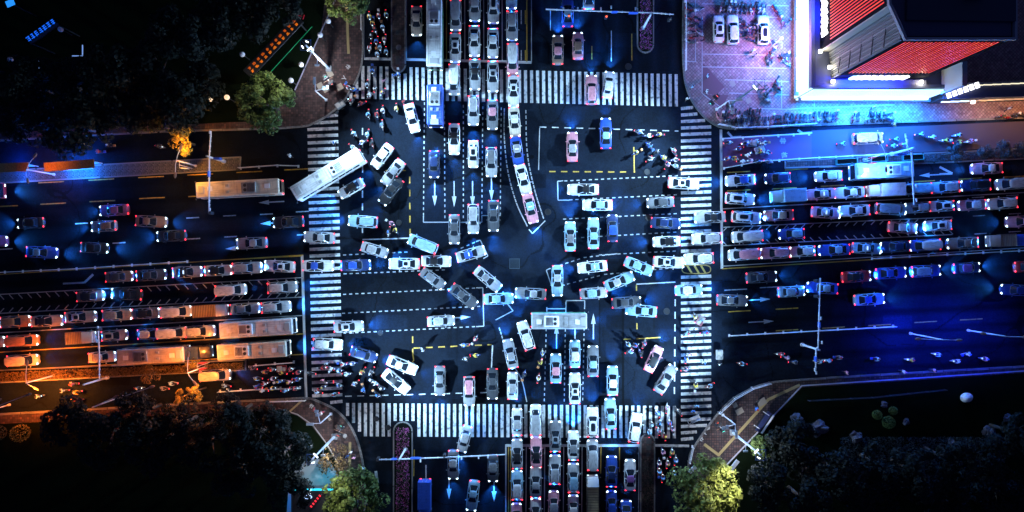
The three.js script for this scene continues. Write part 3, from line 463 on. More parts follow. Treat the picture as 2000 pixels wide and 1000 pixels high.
// top, heading down
queue('third top lane from the left', 90, [[T, 'white', 890, 96, sun], [V, 'silver', 891, 34], [B, 'pale blue', 891, -26]], 1);
queue('fourth top lane from the left', 90, [[T, 'white', 927, 83, { roof: 'white' }], [U, 'silver', 928, 17], [T, 'white', 928, -46]], 1);
queue('fifth top lane from the left', 90, [[T, 'white', 963, 87], [U, 'white', 964, 21, sun], [T, 'grey', 964, -42]], 1);
queue('curved lane from the top', 90, [[X, 'pink', 1036, 408, { roof: 'pale blue' }, -13], [T, 'white', 1022, 352, undefined, -14], [X, 'blue', 1010, 297, { roof: 'silver' }, -8], [X, 'cream', 1005, 240, { roof: 'white' }, -4], [T, 'white', 1003, 180, sun], [V, 'pink', 1001, 118, { roof: 'white' }], [U, 'silver', 1000, 54], [X, 'pale blue', 999, -8]], 1);
put('bus', 'white', 852, 68, 90, 'long white bus with green skirt crossing the top stop line', { L: 11.9, skirt: 'green' }, null, 1);
put('bus', 'blue', 853, 208 + 4, 90, 'short blue minibus with white hatch leaving the top crossing ahead of the long white bus', { L: 6.4, ac: 'silver' }, null, 1);
put(T, 'beige', 815, 44, 90, 'beige sedan beside the brown paved median at the top left', { off: 0 }, null, 1);
// left, heading right
queue('topmost lane of the left queue', -3.2, [[T, 'white', 549, 520, sun], [U, 'silver', 487, 523], [T, 'white', 430, 528, { roof: 'black' }], [X, 'silver', 370, 531, { roof: 'black' }]], 1);
queue('tick marked lane of the left queue', -3.2, [[U, 'silver', 555, 561, { roof: 'white' }], [V, 'white', 455, 566]], 1);
queue('third lane of the left queue', -3.2, [[U, 'white', 543, 599], [T, 'white', 482, 602, { roof: 'silver' }], ['flatbed_truck', 'silver', 416, 606], [V, 'white', 349, 608], [T, 'grey', 290, 611, { roof: 'black' }], [U, 'beige', 235, 614], [T, 'beige', 163, 618, sun], [T, 'beige', 98, 626, { roof: 'black' }], [U, 'orange', 38, 627], [T, 'beige', -22, 631]], 1);
queue('fourth lane of the left queue', -3.2, [['bus', 'white', 513, 638, { L: 11.6 }], [U, 'silver', 396, 646], [V, 'white', 342, 649], [B, 'blue', 299, 651, { roof: 'white' }], [B, 'beige', 229, 654, sun], ['flatbed_truck', 'cream', 165, 658, { L: 4.6, bed: 'grey' }], [V, 'orange', 52, 664], [T, 'beige', -14, 667]], 1);
queue('bottom lane of the left queue', -3.2, [['bus', 'cream', 505, 680, { L: 11.0, ac: 'white' }], ['box_truck', 'dark grey', 393, 686, { L: 4.4, box: 'dark blue' }], ['bus', 'beige', 312, 690, { L: 10.6, ac: 'grey' }], [T, 'cream', 205, 696], [V, 'beige', 52, 702]], 0);
// right, heading left
queue('uppermost lane of the right queue', 176.8, [[T, 'white', 1443, 353, { roof: 'blue' }], [B, 'dark blue', 1515, 349], [T, 'white', 1614, 345], ['bus', 'pale blue', 1709, 337, { L: 9.2 }], [T, 'pink', 1921, 330, { roof: 'white' }]], 1);
queue('second lane of the right queue', 176.8, [[U, 'white', 1442, 389, sun], ['box_truck', 'pale blue', 1532, 384, { box: 'pale blue', L: 5.2 }], [X, 'pink', 1598, 380, { roof: 'silver' }], [T, 'white', 1654, 377], ['box_truck', 'white', 1720, 373, { L: 5.4 }], [V, 'pale blue', 1783, 370], [U, 'pale blue', 1838, 367, { roof: 'silver' }], [U, 'dark blue', 1898, 363, { roof: 'black' }], [V, 'cream', 1968, 360]], 1);
queue('third lane of the right queue', 176.8, [[U, 'white', 1454, 425, sun], [T, 'pink', 1517, 421, { roof: 'white' }], [X, 'pink', 1609, 416, { roof: 'silver' }], [T, 'white', 1664, 412], [V, 'pale blue', 1734, 409], [B, 'pale blue', 1786, 406, { roof: 'silver' }], [B, 'white', 1832, 403, sun], [T, 'pink', 1892, 401, { roof: 'white' }], [U, 'cream', 1950, 398]], 1);
queue('tick marked lane of the right queue', 176.8, [[V, 'white', 1456, 462], [B, 'blue', 1542, 457, { roof: 'pale blue' }], [T, 'pink', 1758, 445, { roof: 'white' }], [T, 'white', 1826, 441, sun], [T, 'pink', 1988, 433]], 1);
queue('lowest lane of the right queue', 176.8, [[V, 'white', 1449, 497, { roof: 'pink' }], [U, 'pink', 1510, 494], [B, 'white', 1563, 491], [T, 'blue', 1625, 488, { roof: 'pale blue' }], [X, 'pale blue', 1688, 485], [T, 'dark blue', 1743, 482], [V, 'blue', 1800, 479, { roof: 'white' }], [T, 'brown', 1874, 475], ['flatbed_truck', 'brown', 1947, 470, { L: 4.6, bed: 'brown' }], [U, 'blue', 2003, 468]], 1);
// bottom, heading up
queue('first bottom lane from the left', -90, [[T, 'white', 1010, 822, { roof: 'silver' }], [T, 'silver', 1010, 884, { roof: 'black' }], [U, 'pale blue', 1010, 944, { roof: 'white' }], [T, 'pink', 1009, 1006]], 1);
queue('second bottom lane from the left', -90, [[V, 'white', 1046, 818, { roof: 'silver' }], [T, 'pink', 1047, 880, { roof: 'black' }], [T, 'silver', 1046, 938], [T, 'white', 1046, 998, { roof: 'black' }]], 1);
queue('third bottom lane from the left', -90, [[T, 'grey', 1084, 850, sun], [U, 'silver', 1083, 914], [T, 'pink', 1081, 982, { roof: 'silver' }]], 1);
queue('fourth bottom lane from the left', -90, [[T, 'white', 1119, 868, { roof: 'grey' }], [U, 'silver', 1119, 930, { roof: 'pale blue' }], [T, 'white', 1119, 990]], 1);
queue('fifth bottom lane from the left', -90, [[U, 'white', 1156, 822, sun], [V, 'silver', 1156, 886], ['flatbed_truck', 'white', 1156, 960, { L: 5.8 }]], 1);
queue('sixth bottom lane from the left', -90, [[T, 'blue', 1193, 918, { roof: 'dark blue' }], [B, 'blue', 1193, 980, { roof: 'blue' }]], 1);
queue('lane beside the bottom right median', -90, [[T, 'white', 1229, 925, { roof: 'purple' }], [V, 'blue', 1221, 1003]], 1);

// ---------------------------------------------------------------- vehicles under way
const go = (k, c, x, y, d, label, opt, beam = 1) => put(k, c, x, y, d, label, opt, null, beam);
go(T, 'white', 806, 232, 104, 'white sedan curving right below the top crossing beside the scooters');
go(T, 'white', 888, 273, 90, 'white and black roofed sedan southbound alone below the top crossing in the third lane', { roof: 'black' });
go(U, 'silver', 925, 218, 90, 'silver estate car just below the top crossing in the fourth southbound lane');
go(T, 'white', 925, 302, 90, 'white sedan with sunroof southbound above the second painted arrow', { sun: 1 });
go(T, 'grey', 962, 226, 90, 'grey sedan just below the top crossing in the fifth southbound lane', { roof: 'pink' });
go(U, 'silver', 960, 318, 90, 'silver estate car southbound above the third painted arrow', { roof: 'grey' });
go(T, 'dark blue', 849, 322, 90, 'dark blue sedan southbound above the first painted arrow');
go(T, 'silver', 928, 148, 90, 'silver sedan with black roof standing on the top crossing in the fourth lane', { roof: 'black' });
go(T, 'silver', 963, 152, 90, 'silver sedan with sunroof standing on the top crossing in the fifth lane', { sun: 1 });
go(V, 'white', 888, 158, 90, 'white van standing on the top crossing in the third lane');
go(T, 'grey', 888, 448, 90, 'grey sedan with red tail lamps below the white corner lines in the centre left', { roof: 'dark grey' });
go(U, 'silver', 925, 428, 90, 'silver estate car crossing the white corner line left of the centre');
go(T, 'dark grey', 964, 422, 90, 'dark grey sedan under the third painted arrow left of the centre');
go(T, 'white', 748, 306, 128, 'white sedan turning right in front of the long pale bus');
go(T, 'silver', 769, 338, 128, 'silver sedan turning right beside the white sedan and the long bus', { roof: 'grey' });
go('bus', 'white', 648, 344, 149, 'long white bus turning over the left crossing', { L: 12.4 });
go(T, 'white', 688, 369, 150, 'white sedan with black roof below the turning bus on the left crossing', { roof: 'black' });
go(T, 'black', 765, 374, 127, 'black sedan turning right below the yellow dashes at the upper left', { roof: 'black' });
go(U, 'pale blue', 711, 433, 184, 'pale blue estate car leaving to the left past the left crossing');
go(T, 'silver', 626, 464, 183, 'silver sedan with red tail lamps on the left crossing heading left');
go('bus', 'cream', 478, 371, 177, 'cream bus leaving left beneath the signal gantry', { L: 13.2, ac: 'grey' });
go(T, 'purple', 228, 411, 177, 'purple sedan westbound, leftmost pair upper car on the dark road');
go(T, 'brown', 300, 433, 177, 'brown sedan westbound beside the purple sedan on the dark road');
go(B, 'brown', 208, 442, 177, 'brown hatchback westbound just below the purple sedan');
go(T, 'black', 66, 436, 177, 'black sedan with red tail lamps westbound at the far left above the pale blue car');
go(T, 'black', 339, 461, 177, 'black sedan with red tail lamps westbound below the brown sedan');
go(T, 'black', 190, 484, 177, 'black sedan with red tail lamps westbound in the lowest lane on the dark road');
go(T, 'blue', 88, 493, 177, 'blue sedan westbound in the lowest lane at the far left', { roof: 'pale blue' });
go(T, 'grey', 495, 475, 177, 'grey sedan westbound between left crossing and railing', { roof: 'silver' });
go(T, 'purple', -8, 470, 177, 'purple sedan cut by the left edge of the photo');
go('bus', 'blue', -46, 377, -3, 'colourful bus cut by the left edge in front of the bus shelter', { L: 10.5, skirt: 'red', ac: 'green' });
go(T, 'black', 566, 434, 177, 'black sedan with magenta red tail lamps just left of the left crossing');
go(T, 'brown', 238, 540, -3.2, 'brown sedan eastbound well behind the topmost queue on the left', { roof: 'dark grey' });
go(T, 'dark grey', 300, 537, -3.2, 'dark grey sedan eastbound catching up with the topmost queue on the left');
go(T, 'brown', 182, 578, -3.2, 'brown sedan eastbound behind in the tick marked lane on the left', { roof: 'black' });
go(T, 'black', 252, 574, -3.2, 'black sedan eastbound ahead of the brown one in the tick marked lane on the left');
go(T, 'white', 624, 519, 0, 'white sedan with blue roof on the middle of the left crossing', { roof: 'blue' });
go(T, 'dark blue', 697, 518, -2, 'dark blue sedan just right of the left crossing in the guide lane', { roof: 'blue' });
go(T, 'white', 791, 515, 0, 'white sedan with sunroof waiting between dashed guides left of the centre', { sun: 1 });
go(T, 'silver', 733, 488, 17, 'silver sedan cutting diagonally above the dark blue one left of the centre');
go(T, 'white', 853, 510, 1, 'white sedan with black roof ahead of the sunroof sedan left of the centre', { roof: 'black' });
go(V, 'pale blue', 827, 477, -22, 'pale blue van tilted above the waiting sedans left of the centre');
go(X, 'silver', 920, 496, -16, 'silver taxi with blue roof nearest the centre drain on the left', { roof: 'blue' });
go(T, 'grey', 846, 544, 36, 'grey sedan tilted below the waiting sedans left of the centre');
go(T, 'silver', 953, 545, 40, 'silver sedan tilted just below left of the centre drain', { roof: 'grey' });
go(T, 'dark grey', 906, 578, 38, 'dark grey sedan tilted above the lane corner lines at the lower centre');
go(T, 'pale blue', 974, 583, -2, 'pale blue sedan heading right below the centre drain');
go(T, 'grey', 1036, 573, -3, 'grey sedan heading right beneath the centre drain', { roof: 'silver' });
go(T, 'silver', 862, 626, -3, 'silver sedan heading right between dashed guides at the lower left');
go(T, 'silver', 683, 637, -3, 'silver sedan just right of the left crossing in the lower guide lane', { sun: 1 });
go(U, 'white', 643, 671, 3, 'white estate car on the lower half of the left crossing');
go(T, 'dark blue', 712, 691, 18, 'dark blue sedan right of the left crossing turning down');
go(T, 'white', 787, 712, 22, 'white sedan turning down above its twin at the lower left', { roof: 'silver' });
go(T, 'white', 775, 744, 40, 'white sedan with black roof turning down at the lower left', { roof: 'black' });
go(T, 'grey', 860, 742, 90, 'grey sedan southbound above the bottom crossing, leftmost of three');
go(U, 'silver', 917, 762, 90, 'silver estate car southbound onto the bottom crossing, middle of three', { roof: 'pink' });
go(T, 'dark grey', 962, 748, 90, 'dark grey sedan southbound above the bottom crossing, rightmost of three');
go(T, 'silver', 908, 855, 104, 'silver sedan with red tail lamps leaving the bottom crossing at a slant');
go(T, 'grey', 886, 905, 90, 'grey sedan passing under the bottom gantry in the left lane', { roof: 'silver' });
go(T, 'dark grey', 963, 912, 90, 'dark grey sedan passing under the bottom gantry in the right lane', { roof: 'grey' });
go(T, 'pale blue', 924, 965, 97, 'pale blue sedan slanting down below the bottom gantry');
go('box_truck', 'blue', 832, 968, 90, 'blue box truck beside the planted median at the bottom', { L: 6.0, box: 'blue' });
// right half of the junction
go(T, 'white', 1138, 371, 180, 'white sedan with black roof waiting inside the corner line right of the centre', { roof: 'black' });
go(T, 'white', 1166, 401, 180, 'white sedan with blue roof just below the one at the corner line', { roof: 'pale blue' });
go(T, 'white', 1333, 359, 177, 'white sedan with sunroof on the upper right crossing', { sun: 1 });
go(T, 'grey', 1288, 396, 177, 'grey sedan with dark roof heading left past the right crossing', { roof: 'dark grey' });
go(T, 'dark blue', 1298, 436, 177, 'dark blue sedan in deep shade left of the right crossing');
go(T, 'white', 1300, 472, 178, 'white sedan with large dark roof left of the right crossing', { roof: 'black' });
go(U, 'white', 1377, 466, 177, 'white estate car on the middle of the right crossing', { roof: 'silver' });
go(T, 'silver', 1384, 425, 177, 'silver sedan crossing the right crossing with dark roof', { roof: 'black' });
go(U, 'white', 1362, 505, 177, 'white estate car on the right crossing above the hatched oval');
go(T, 'white', 1304, 512, 177, 'white sedan left of the hatched oval on the right crossing', { sun: 1 });
go(X, 'white', 1156, 521, 174, 'white taxi with blue roof at the dashed bend right of the centre', { roof: 'pale blue' });
go(T, 'pale blue', 1246, 520, 22, 'pale blue sedan tilted right of the waiting taxi');
go(T, 'pale blue', 1208, 549, -22, 'pale blue sedan tilted below the waiting taxi', { roof: 'silver' });
go(T, 'silver', 1158, 572, -4, 'silver sedan heading right beneath the dashed bend', { roof: 'pale blue' });
go(T, 'dark grey', 1222, 590, -4, 'dark grey sedan heading right at the yellow dash below the dashed bend');
go(T, 'pale blue', 1343, 566, -3, 'pale blue sedan on the right crossing heading right', { roof: 'white' });
go(T, 'grey', 1427, 586, 2, 'grey sedan just past the right crossing heading right');
go('bus', 'silver', 1090, 624, 0, 'silver bus with green skirt across the middle of the lower junction', { L: 8.8, skirt: 'green' });
go(T, 'pale blue', 1088, 548, 90, 'pale blue sedan upright between the centre drain and the waiting taxi', { roof: 'silver' });
go(T, 'pink', 1117, 288, -90, 'pink sedan northbound inside the upper right of the junction', { roof: 'silver' });
go(T, 'blue', 1182, 262, -90, 'blue sedan northbound below the upper right crossing', { roof: 'pale blue' });
go(U, 'pink', 1154, 178, -90, 'pink estate car on the top crossing right of the queue');
go(T, 'white', 1187, 168, -84, 'white sedan on the top crossing beside the pink estate car');
go(T, 'brown', 1089, 100, -90, 'brown sedan northbound above the top crossing, left of its pair', { roof: 'pink' });
go(T, 'pink', 1128, 92, -90, 'pink sedan northbound above the top crossing, right of the brown one', { roof: 'brown' });
go(T, 'blue', 1108, 26, -90, 'blue sedan northbound beneath the top gantry', { roof: 'pale blue' });
go(T, 'silver', 1149, -8, -90, 'silver sedan cut by the top edge right of the gantry lamps', { roof: 'pink' });
go(T, 'pale blue', 1113, 462, -90, 'pale blue sedan northbound right of the centre drain', { roof: 'grey' });
go(T, 'pale blue', 1158, 456, -90, 'pale blue sedan northbound below the two waiting white sedans');
go(T, 'dark blue', 1195, 446, -90, 'dark blue sedan northbound right of two pale blue ones', { roof: 'blue' });
go(T, 'pale blue', 1085, 718, -90, 'pale blue sedan with red tint on the first painted up arrow', { roof: 'pink' });
go(T, 'pale blue', 1122, 690, -90, 'pale blue sedan with white roof on the second painted up arrow', { roof: 'white' });
go(T, 'white', 1122, 757, -90, 'white sedan with sunroof just above the bottom crossing', { sun: 1 });
go(T, 'grey', 1157, 704, -90, 'grey sedan on the third painted up arrow', { roof: 'pale blue' });
go(T, 'pale blue', 1195, 742, -90, 'pale blue sedan at the fresh asphalt patch', { roof: 'white' });
go(T, 'pale blue', 1191, 806, -88, 'pale blue sedan on the bottom crossing below the fresh patch');
go(U, 'white', 1027, 654, -108, 'white estate car tilted in the left turn curve, leading');
go(T, 'white', 1001, 752, -90, 'white sedan in the left turn curve, last before the bottom crossing', { roof: 'silver' });
go(T, 'silver', 997, 690, -102, 'silver sedan in the left turn curve, behind the leading estate car');
go(T, 'pink', 1275, 700, -64, 'pink sedan with dark roof turning right at the lower right', { roof: 'black' });
go(T, 'grey', 1298, 739, -58, 'grey sedan turning right beside the pink one at the lower right');
go(U, 'white', 1239, 833, -82, 'white estate car on the bottom crossing left of the paved median');
go(T, 'pale blue', 1251, 606, -5, 'pale blue sedan by the yellow dashes at the lower right');
// right exit road, heading right
go(T, 'red', 1668, 540, -3.4, 'red sedan eastbound in the upper lane on the blue lit road', { roof: 'black' });
go(T, 'blue', 1735, 533, -3.4, 'blue sedan eastbound next ahead of the red one on the blue lit road');
go(U, 'blue', 1802, 529, -3.4, 'blue estate car eastbound, third ahead on the blue lit road', { roof: 'pale blue' });
go(T, 'dark blue', 1882, 523, -3.4, 'dark blue sedan eastbound, fourth ahead on the blue lit road', { roof: 'purple' });
go(T, 'red', 2003, 520, -3.4, 'red sedan cut by the right edge of the photo');
go(T, 'pale blue', 1542, 569, -3.4, 'pale blue sedan eastbound left of the signal gantry on the right');
go(T, 'blue', 1602, 562, -3.4, 'blue sedan beneath the signal gantry on the right', { roof: 'pale blue' });
go(T, 'pale blue', 1693, 584, -3.4, 'pale blue sedan eastbound right of the signal gantry', { roof: 'blue' });
go(T, 'dark blue', 1977, 566, -3.4, 'dark blue sedan with red tail lamps near the right edge');
go(T, 'dark grey', 1484, 541, -3.4, 'dark grey sedan on the first painted right arrow past the right crossing');
go(V, 'orange', 1690, 272, -3, 'orange van in the bike lane beneath the plaza');
go(V, 'beige', 425, 731, -3, 'beige van in the orange lit bike lane on the left');
// parked on the plaza
put(T, 'white', 1401, 59, -91, 'leftmost white car parked on the pink plaza, long dark sunroof', { sun: 1, off: 1 }, 'cars parked on the plaza');
put(U, 'white', 1428, 61, -92, 'middle white car parked on the pink plaza with pale roof', { off: 1 }, 'cars parked on the plaza');
put(U, 'white', 1487, 62, -91, 'rightmost white car parked on the pink plaza with sunroof', { off: 1, sun: 1 }, 'cars parked on the plaza');

// headlamp beams of the vehicles at the front and under way
for (const [v, k] of beams) {
  const L = v.name.startsWith('bus') ? 5.6 : 2.4, d = new THREE.Vector3(1, 0, 0).applyQuaternion(v.quaternion);
  const s = new THREE.SpotLight(0x2f8cff, (k < 1 ? 230 : rr(180, 430)), 0, 0.8, 1); s.name = 'headlamp_beam'; s.position.copy(v.position).addScaledVector(d, L); s.position.y = 0.72;
  s.target.position.copy(v.position).addScaledVector(d, L + 7); s.target.position.y = -0.2; s.shadow.radius = 6; s.castShadow = true; scene.add(s, s.target);
}
// ---------------------------------------------------------------- people and scooters
function field(caps, cell, k = 0.03) {                   // smooth union of tapered capsules, meshed; caps [[a, b, ra, rb], ...]
  let lo = [1e9, 1e9, 1e9], hi = [-1e9, -1e9, -1e9];
  for (const [a, b, ra, rb] of caps) for (let i = 0; i < 3; i++) { lo[i] = Math.min(lo[i], a[i] - ra, b[i] - rb); hi[i] = Math.max(hi[i], a[i] + ra, b[i] + rb); }
  const span = Math.max(hi[0] - lo[0], hi[1] - lo[1], hi[2] - lo[2]) + cell * 8, n = Math.ceil(span / cell), half = n * cell / 2, c = [0, 1, 2].map(i => (lo[i] + hi[i]) / 2);
  const mc = new MarchingCubes(n, M.white, false, false, 60000); mc.isolation = 0;
  for (let z = 0; z < n; z++) for (let y = 0; y < n; y++) for (let x = 0; x < n; x++) {
    const px = c[0] + (x - n / 2) * cell, py = c[1] + (y - n / 2) * cell, pz = c[2] + (z - n / 2) * cell; let d = 1e9;
    for (const [a, b, ra, rb] of caps) {
      const ux = b[0] - a[0], uy = b[1] - a[1], uz = b[2] - a[2], q = ux * ux + uy * uy + uz * uz || 1e-9, t = Math.min(1, Math.max(0, ((px - a[0]) * ux + (py - a[1]) * uy + (pz - a[2]) * uz) / q));
      const e = Math.hypot(px - a[0] - ux * t, py - a[1] - uy * t, pz - a[2] - uz * t) - ra - (rb - ra) * t;
      if (d > 1e8) d = e; else { const h = Math.max(k - Math.abs(d - e), 0) / k; d = Math.min(d, e) - h * h * k / 4; }
    }
    mc.field[x + y * n + z * n * n] = -d;
  }
  mc.update();
  const g = new THREE.BufferGeometry(); g.setAttribute('position', new THREE.BufferAttribute(mc.positionArray.slice(0, mc.count * 3), 3)); g.setAttribute('normal', new THREE.BufferAttribute(mc.normalArray.slice(0, mc.count * 3), 3));
  g.scale(half, half, half).translate(...c); g.setAttribute('uv', new THREE.BufferAttribute(new Float32Array(mc.count * 2), 2)); return g;
}
function hand(w, d, side) {                              // palm with four fingers and a thumb, curled
  const u = new THREE.Vector3(...d).normalize(), s = new THREE.Vector3(0, 0, side), dn = new THREE.Vector3(0, -1, 0), at = (f, l, q) => new THREE.Vector3(...w).addScaledVector(u, f).addScaledVector(s, l).addScaledVector(dn, q).toArray();
  const c = [[at(0, 0, 0), at(.08, 0, 0), .028, .034]];
  [[.035, .085], [.012, .095], [-.012, .09], [-.035, .07]].forEach(([l, n]) => c.push([at(.08, l, 0), at(.08 + n * .5, l, .01), .012, .01], [at(.08 + n * .5, l, .01), at(.08 + n * .75, l, .045), .01, .008]));
  c.push([at(.02, -.03, 0), at(.06, -.062, .015), .014, .011], [at(.06, -.062, .015), at(.09, -.06, .035), .011, .009]);
  return field(c, 0.008, 0.01);
}
const SK = {
  riding: { head: [.02, 1.53, 0], neck: [-.03, 1.36, 0], chest: [-.06, 1.2, 0], hip: [-.2, .84, 0], sh: [-.05, 1.32, .19], el: [.1, 1.07, .29], wr: [.33, 1.02, .27], hd: [1, .05, 0], th: [-.18, .82, .1], kn: [.2, .78, .16], an: [.22, .36, .15], to: [.38, .3, .16] },
  standing: { head: [.03, 1.62, 0], neck: [0, 1.45, 0], chest: [-.01, 1.28, 0], hip: [0, .93, 0], sh: [0, 1.4, .19], el: [-.03, 1.13, .25], wr: [.08, .89, .24], hd: [.3, -1, 0], th: [0, .9, .1], kn: [.03, .5, .1], an: [-.02, .09, .1], to: [.14, .05, .12] },
  walking: { head: [.08, 1.6, 0], neck: [.04, 1.43, 0], chest: [.03, 1.27, 0], hip: [0, .92, 0], sh: [.03, 1.38, .19], el: [.1, 1.12, .26], wr: [.27, .96, .22], hd: [.7, -.7, 0], th: [0, .9, .1], kn: [.22, .52, .1], an: [.26, .11, .1], to: [.42, .09, .11], kn2: [.02, .5, -.1], an2: [-.28, .17, -.1], to2: [-.14, .06, -.11], el2: [-.14, 1.15, -.26], wr2: [-.1, .92, -.24] },
};
const poseGeo = {};
for (const [pose, k] of Object.entries(SK)) {
  const m = p => [p[0], p[1], -p[2]], two = f => [f(1), f(-1)].flat(), P = (n, s) => s > 0 ? k[n] : (k[n + '2'] ?? m(k[n]));
  const chin = [k.head[0] + .06, k.head[1] - .07, 0], arms = (e, cut) => two(s => [[P('sh', s), P('el', s), .052 + e, .042 + e], [P('el', s), cut ? [0, 1, 2].map(i => P('el', s)[i] * .15 + P('wr', s)[i] * .85) : P('wr', s), .042 + e, .03 + e]]);
  const legs = (e, cut) => two(s => [[P('th', s), P('kn', s), .085 + e, .062 + e], [P('kn', s), cut ? [0, 1, 2].map(i => P('kn', s)[i] * .1 + P('an', s)[i] * .9) : P('an', s), .06 + e, .042 + e]]);
  const trunk = e => [[k.chest, k.hip, .14 + e, .13 + e], ...two(s => [[k.chest, P('sh', s), .1 + e, .065 + e], [k.hip, P('th', s), .11 + e, .09 + e]])];
  const body = field([...trunk(0), [k.chest, k.neck, .09, .055], [k.neck, k.head, .052, .07], [k.head, chin, .098, .055], ...two(s => [[[k.head[0], k.head[1] - .01, s * .095], [k.head[0] - .01, k.head[1] - .03, s * .1], .022, .016]]), [[k.head[0] + .09, k.head[1] - .005, 0], [k.head[0] + .115, k.head[1] - .035, 0], .014, .018], ...arms(0), ...legs(0)], 0.034, 0.04);
  const hands = [1, -1].map(s => hand(P('wr', s), k.hd, s));
  poseGeo[pose] = {
    body: mg([body, ...hands]),
    jacket: field([...trunk(.022).slice(0, 1), ...two(s => [[k.chest, P('sh', s), .12, .085]]), ...arms(.02, 1)], 0.034, 0.05),
    trousers: field([[k.hip, k.hip, .15, .15], ...two(s => [[k.hip, P('th', s), .13, .11]]), ...legs(.02, 1)], 0.034, 0.05),
    shoes: mg([1, -1].map(s => field([[P('an', s), P('to', s), .055, .05]], 0.025))),
    hair: field([[[k.head[0] - .02, k.head[1] + .03, 0], [k.head[0] - .05, k.head[1] - .03, 0], .108, .1]], 0.025),
    helmet: mg([new THREE.SphereGeometry(.15, 16, 8, 0, Math.PI * 2, 0, 1.75).scale(1.08, 1, .95).translate(k.head[0] - .005, k.head[1] + .02, 0), rbox(.12, .02, .2, .008, k.head[0] + .17, k.head[1] + .06, 0, 1)]),
    eyes: mg([1, -1].map(s => new THREE.SphereGeometry(.012, 6, 5).translate(k.head[0] + .093, k.head[1] + .012, s * .036))),
  };
}
const CLOTH = { white: [.72, .72, .72], black: [.02, .02, .022], blue: [.06, .2, .6], red: [.55, .05, .05], grey: [.22, .22, .24], yellow: [.7, .5, .06], 'pale blue': [.3, .55, .75], pink: [.7, .3, .4], orange: [.7, .22, .04], green: [.05, .25, .12] };
const clothM = {}, cloth = c => clothM[c] ??= std(...CLOTH[c], .85); const skin = std(.45, .28, .2, .6), hairM = std(.012, .01, .01, .7), trouserM = std(.035, .04, .06, .85), helmM = {}, helm = c => helmM[c] ??= std(...CLOTH[c], .25);
const protoP = {};
function person(pose, top, hat, x, z, a, label, group) {
  const key = pose + top + hat; let p;
  if (protoP[key]) p = protoP[key].clone(); else {
    const g = poseGeo[pose]; p = protoP[key] = new THREE.Group(); const b = part('body', g.body, skin, p); part('jacket', g.jacket, cloth(top), p); part('trousers', g.trousers, trouserM, p); part('shoes', g.shoes, M.dark, p); part('eyes', g.eyes, M.black, p); hat === 'hair' ? part('hair', g.hair, hairM, p) : part('helmet', g.helmet, helm(hat), p);
  }
  p.name = numbered('person'); p.userData = {}; p.position.set(x, 0, z); p.rotation.y = a; scene.add(p); return tag(p, label, 'person', group);
}
// scooter along +x
const scG = (() => {
  const side = (pts, w, y = 0) => { const s = new THREE.Shape(pts.map(p => new THREE.Vector2(...p))); return new THREE.ExtrudeGeometry(s, { depth: w, bevelEnabled: true, bevelThickness: .025, bevelSize: .025, bevelSegments: 1 }).translate(0, y, -w / 2); };
  return {
    tyre: new THREE.TorusGeometry(.19, .055, 8, 20), hub: cyl(.11, .11, .07, 10, 0, -.035, 0).rotateX(Math.PI / 2),
    body: mg([side([[-.75, .62], [-.2, .64], [-.12, .32], [-.42, .3], [-.8, .45]], .2), side([[-.2, .3], [.3, .3], [.3, .36], [-.2, .36]], .26), side([[.3, .32], [.4, .32], [.5, .62], [.46, .92], [.36, .92], [.38, .6]], .26)].map(g => g.index ? g.toNonIndexed() : g)),
    mud: mg([new THREE.TorusGeometry(.25, .05, 6, 14, 2.2).rotateZ(.5).translate(.6, .24, 0)]),
    seat: rbox(.68, .12, .26, .055, -.42, .74, 0), fork: mg([bar([.6, .24, .07], [.42, .9, .06], .022), bar([.6, .24, -.07], [.42, .9, -.06], .022)]),
    bars: mg([tube([[.33, 1.02, .34], [.38, 1.03, .16], [.42, .97, 0], [.38, 1.03, -.16], [.33, 1.02, -.34]], .018, 6), bar([.34, 1.02, .34], [.33, 1.02, .22], .024), bar([.34, 1.02, -.34], [.33, 1.02, -.22], .024)]),
    mirror: [1, -1].map(s => mg([bar([.38, 1.02, s * .2], [.36, 1.2, s * .3], .008, .008, 5), new THREE.SphereGeometry(.055, 8, 6).scale(.4, .8, 1).translate(.36, 1.22, s * .31)])),
    head: new THREE.SphereGeometry(.09, 12, 8).scale(.8, .8, 1.1).translate(.46, .86, 0), tail: rbox(.05, .08, .2, .02, -.82, .6, 0, 1), trunk: rbox(.34, .3, .38, .06, -.88, .92, 0),
  };
})();
const protoS = {};
function scooter(color, lit, trunk, x, z, a, label, group) {
  const key = color + lit + trunk; let s;
  if (protoS[key]) s = protoS[key].clone(); else {
    s = protoS[key] = new THREE.Group(); const pm = paintM(color);
    part('body', scG.body, pm, s); part('mudguard', scG.mud, pm, s); part('seat', scG.seat, M.dark, s); part('fork', scG.fork, M.metal, s); part('handlebar', scG.bars, M.dark, s); for (const m of scG.mirror) part('mirror', m, M.dark, s);
    for (const wx of [.6, -.55]) { const w = part('wheel', scG.tyre, M.rubber, s); w.position.set(wx, .245, 0); part('hub', scG.hub, M.rim, w); }
    part('headlight', scG.head, lit ? M.head : M.chrome, s); part('tail_light', scG.tail, lit ? M.tail : M.tailDim, s); if (trunk) part('top_box', scG.trunk, paintM(trunk), s);
  }
  s.name = numbered('motor_scooter'); s.userData = {}; s.position.set(x, 0, z); s.rotation.y = a; scene.add(s); return tag(s, label, 'scooter', group);
}
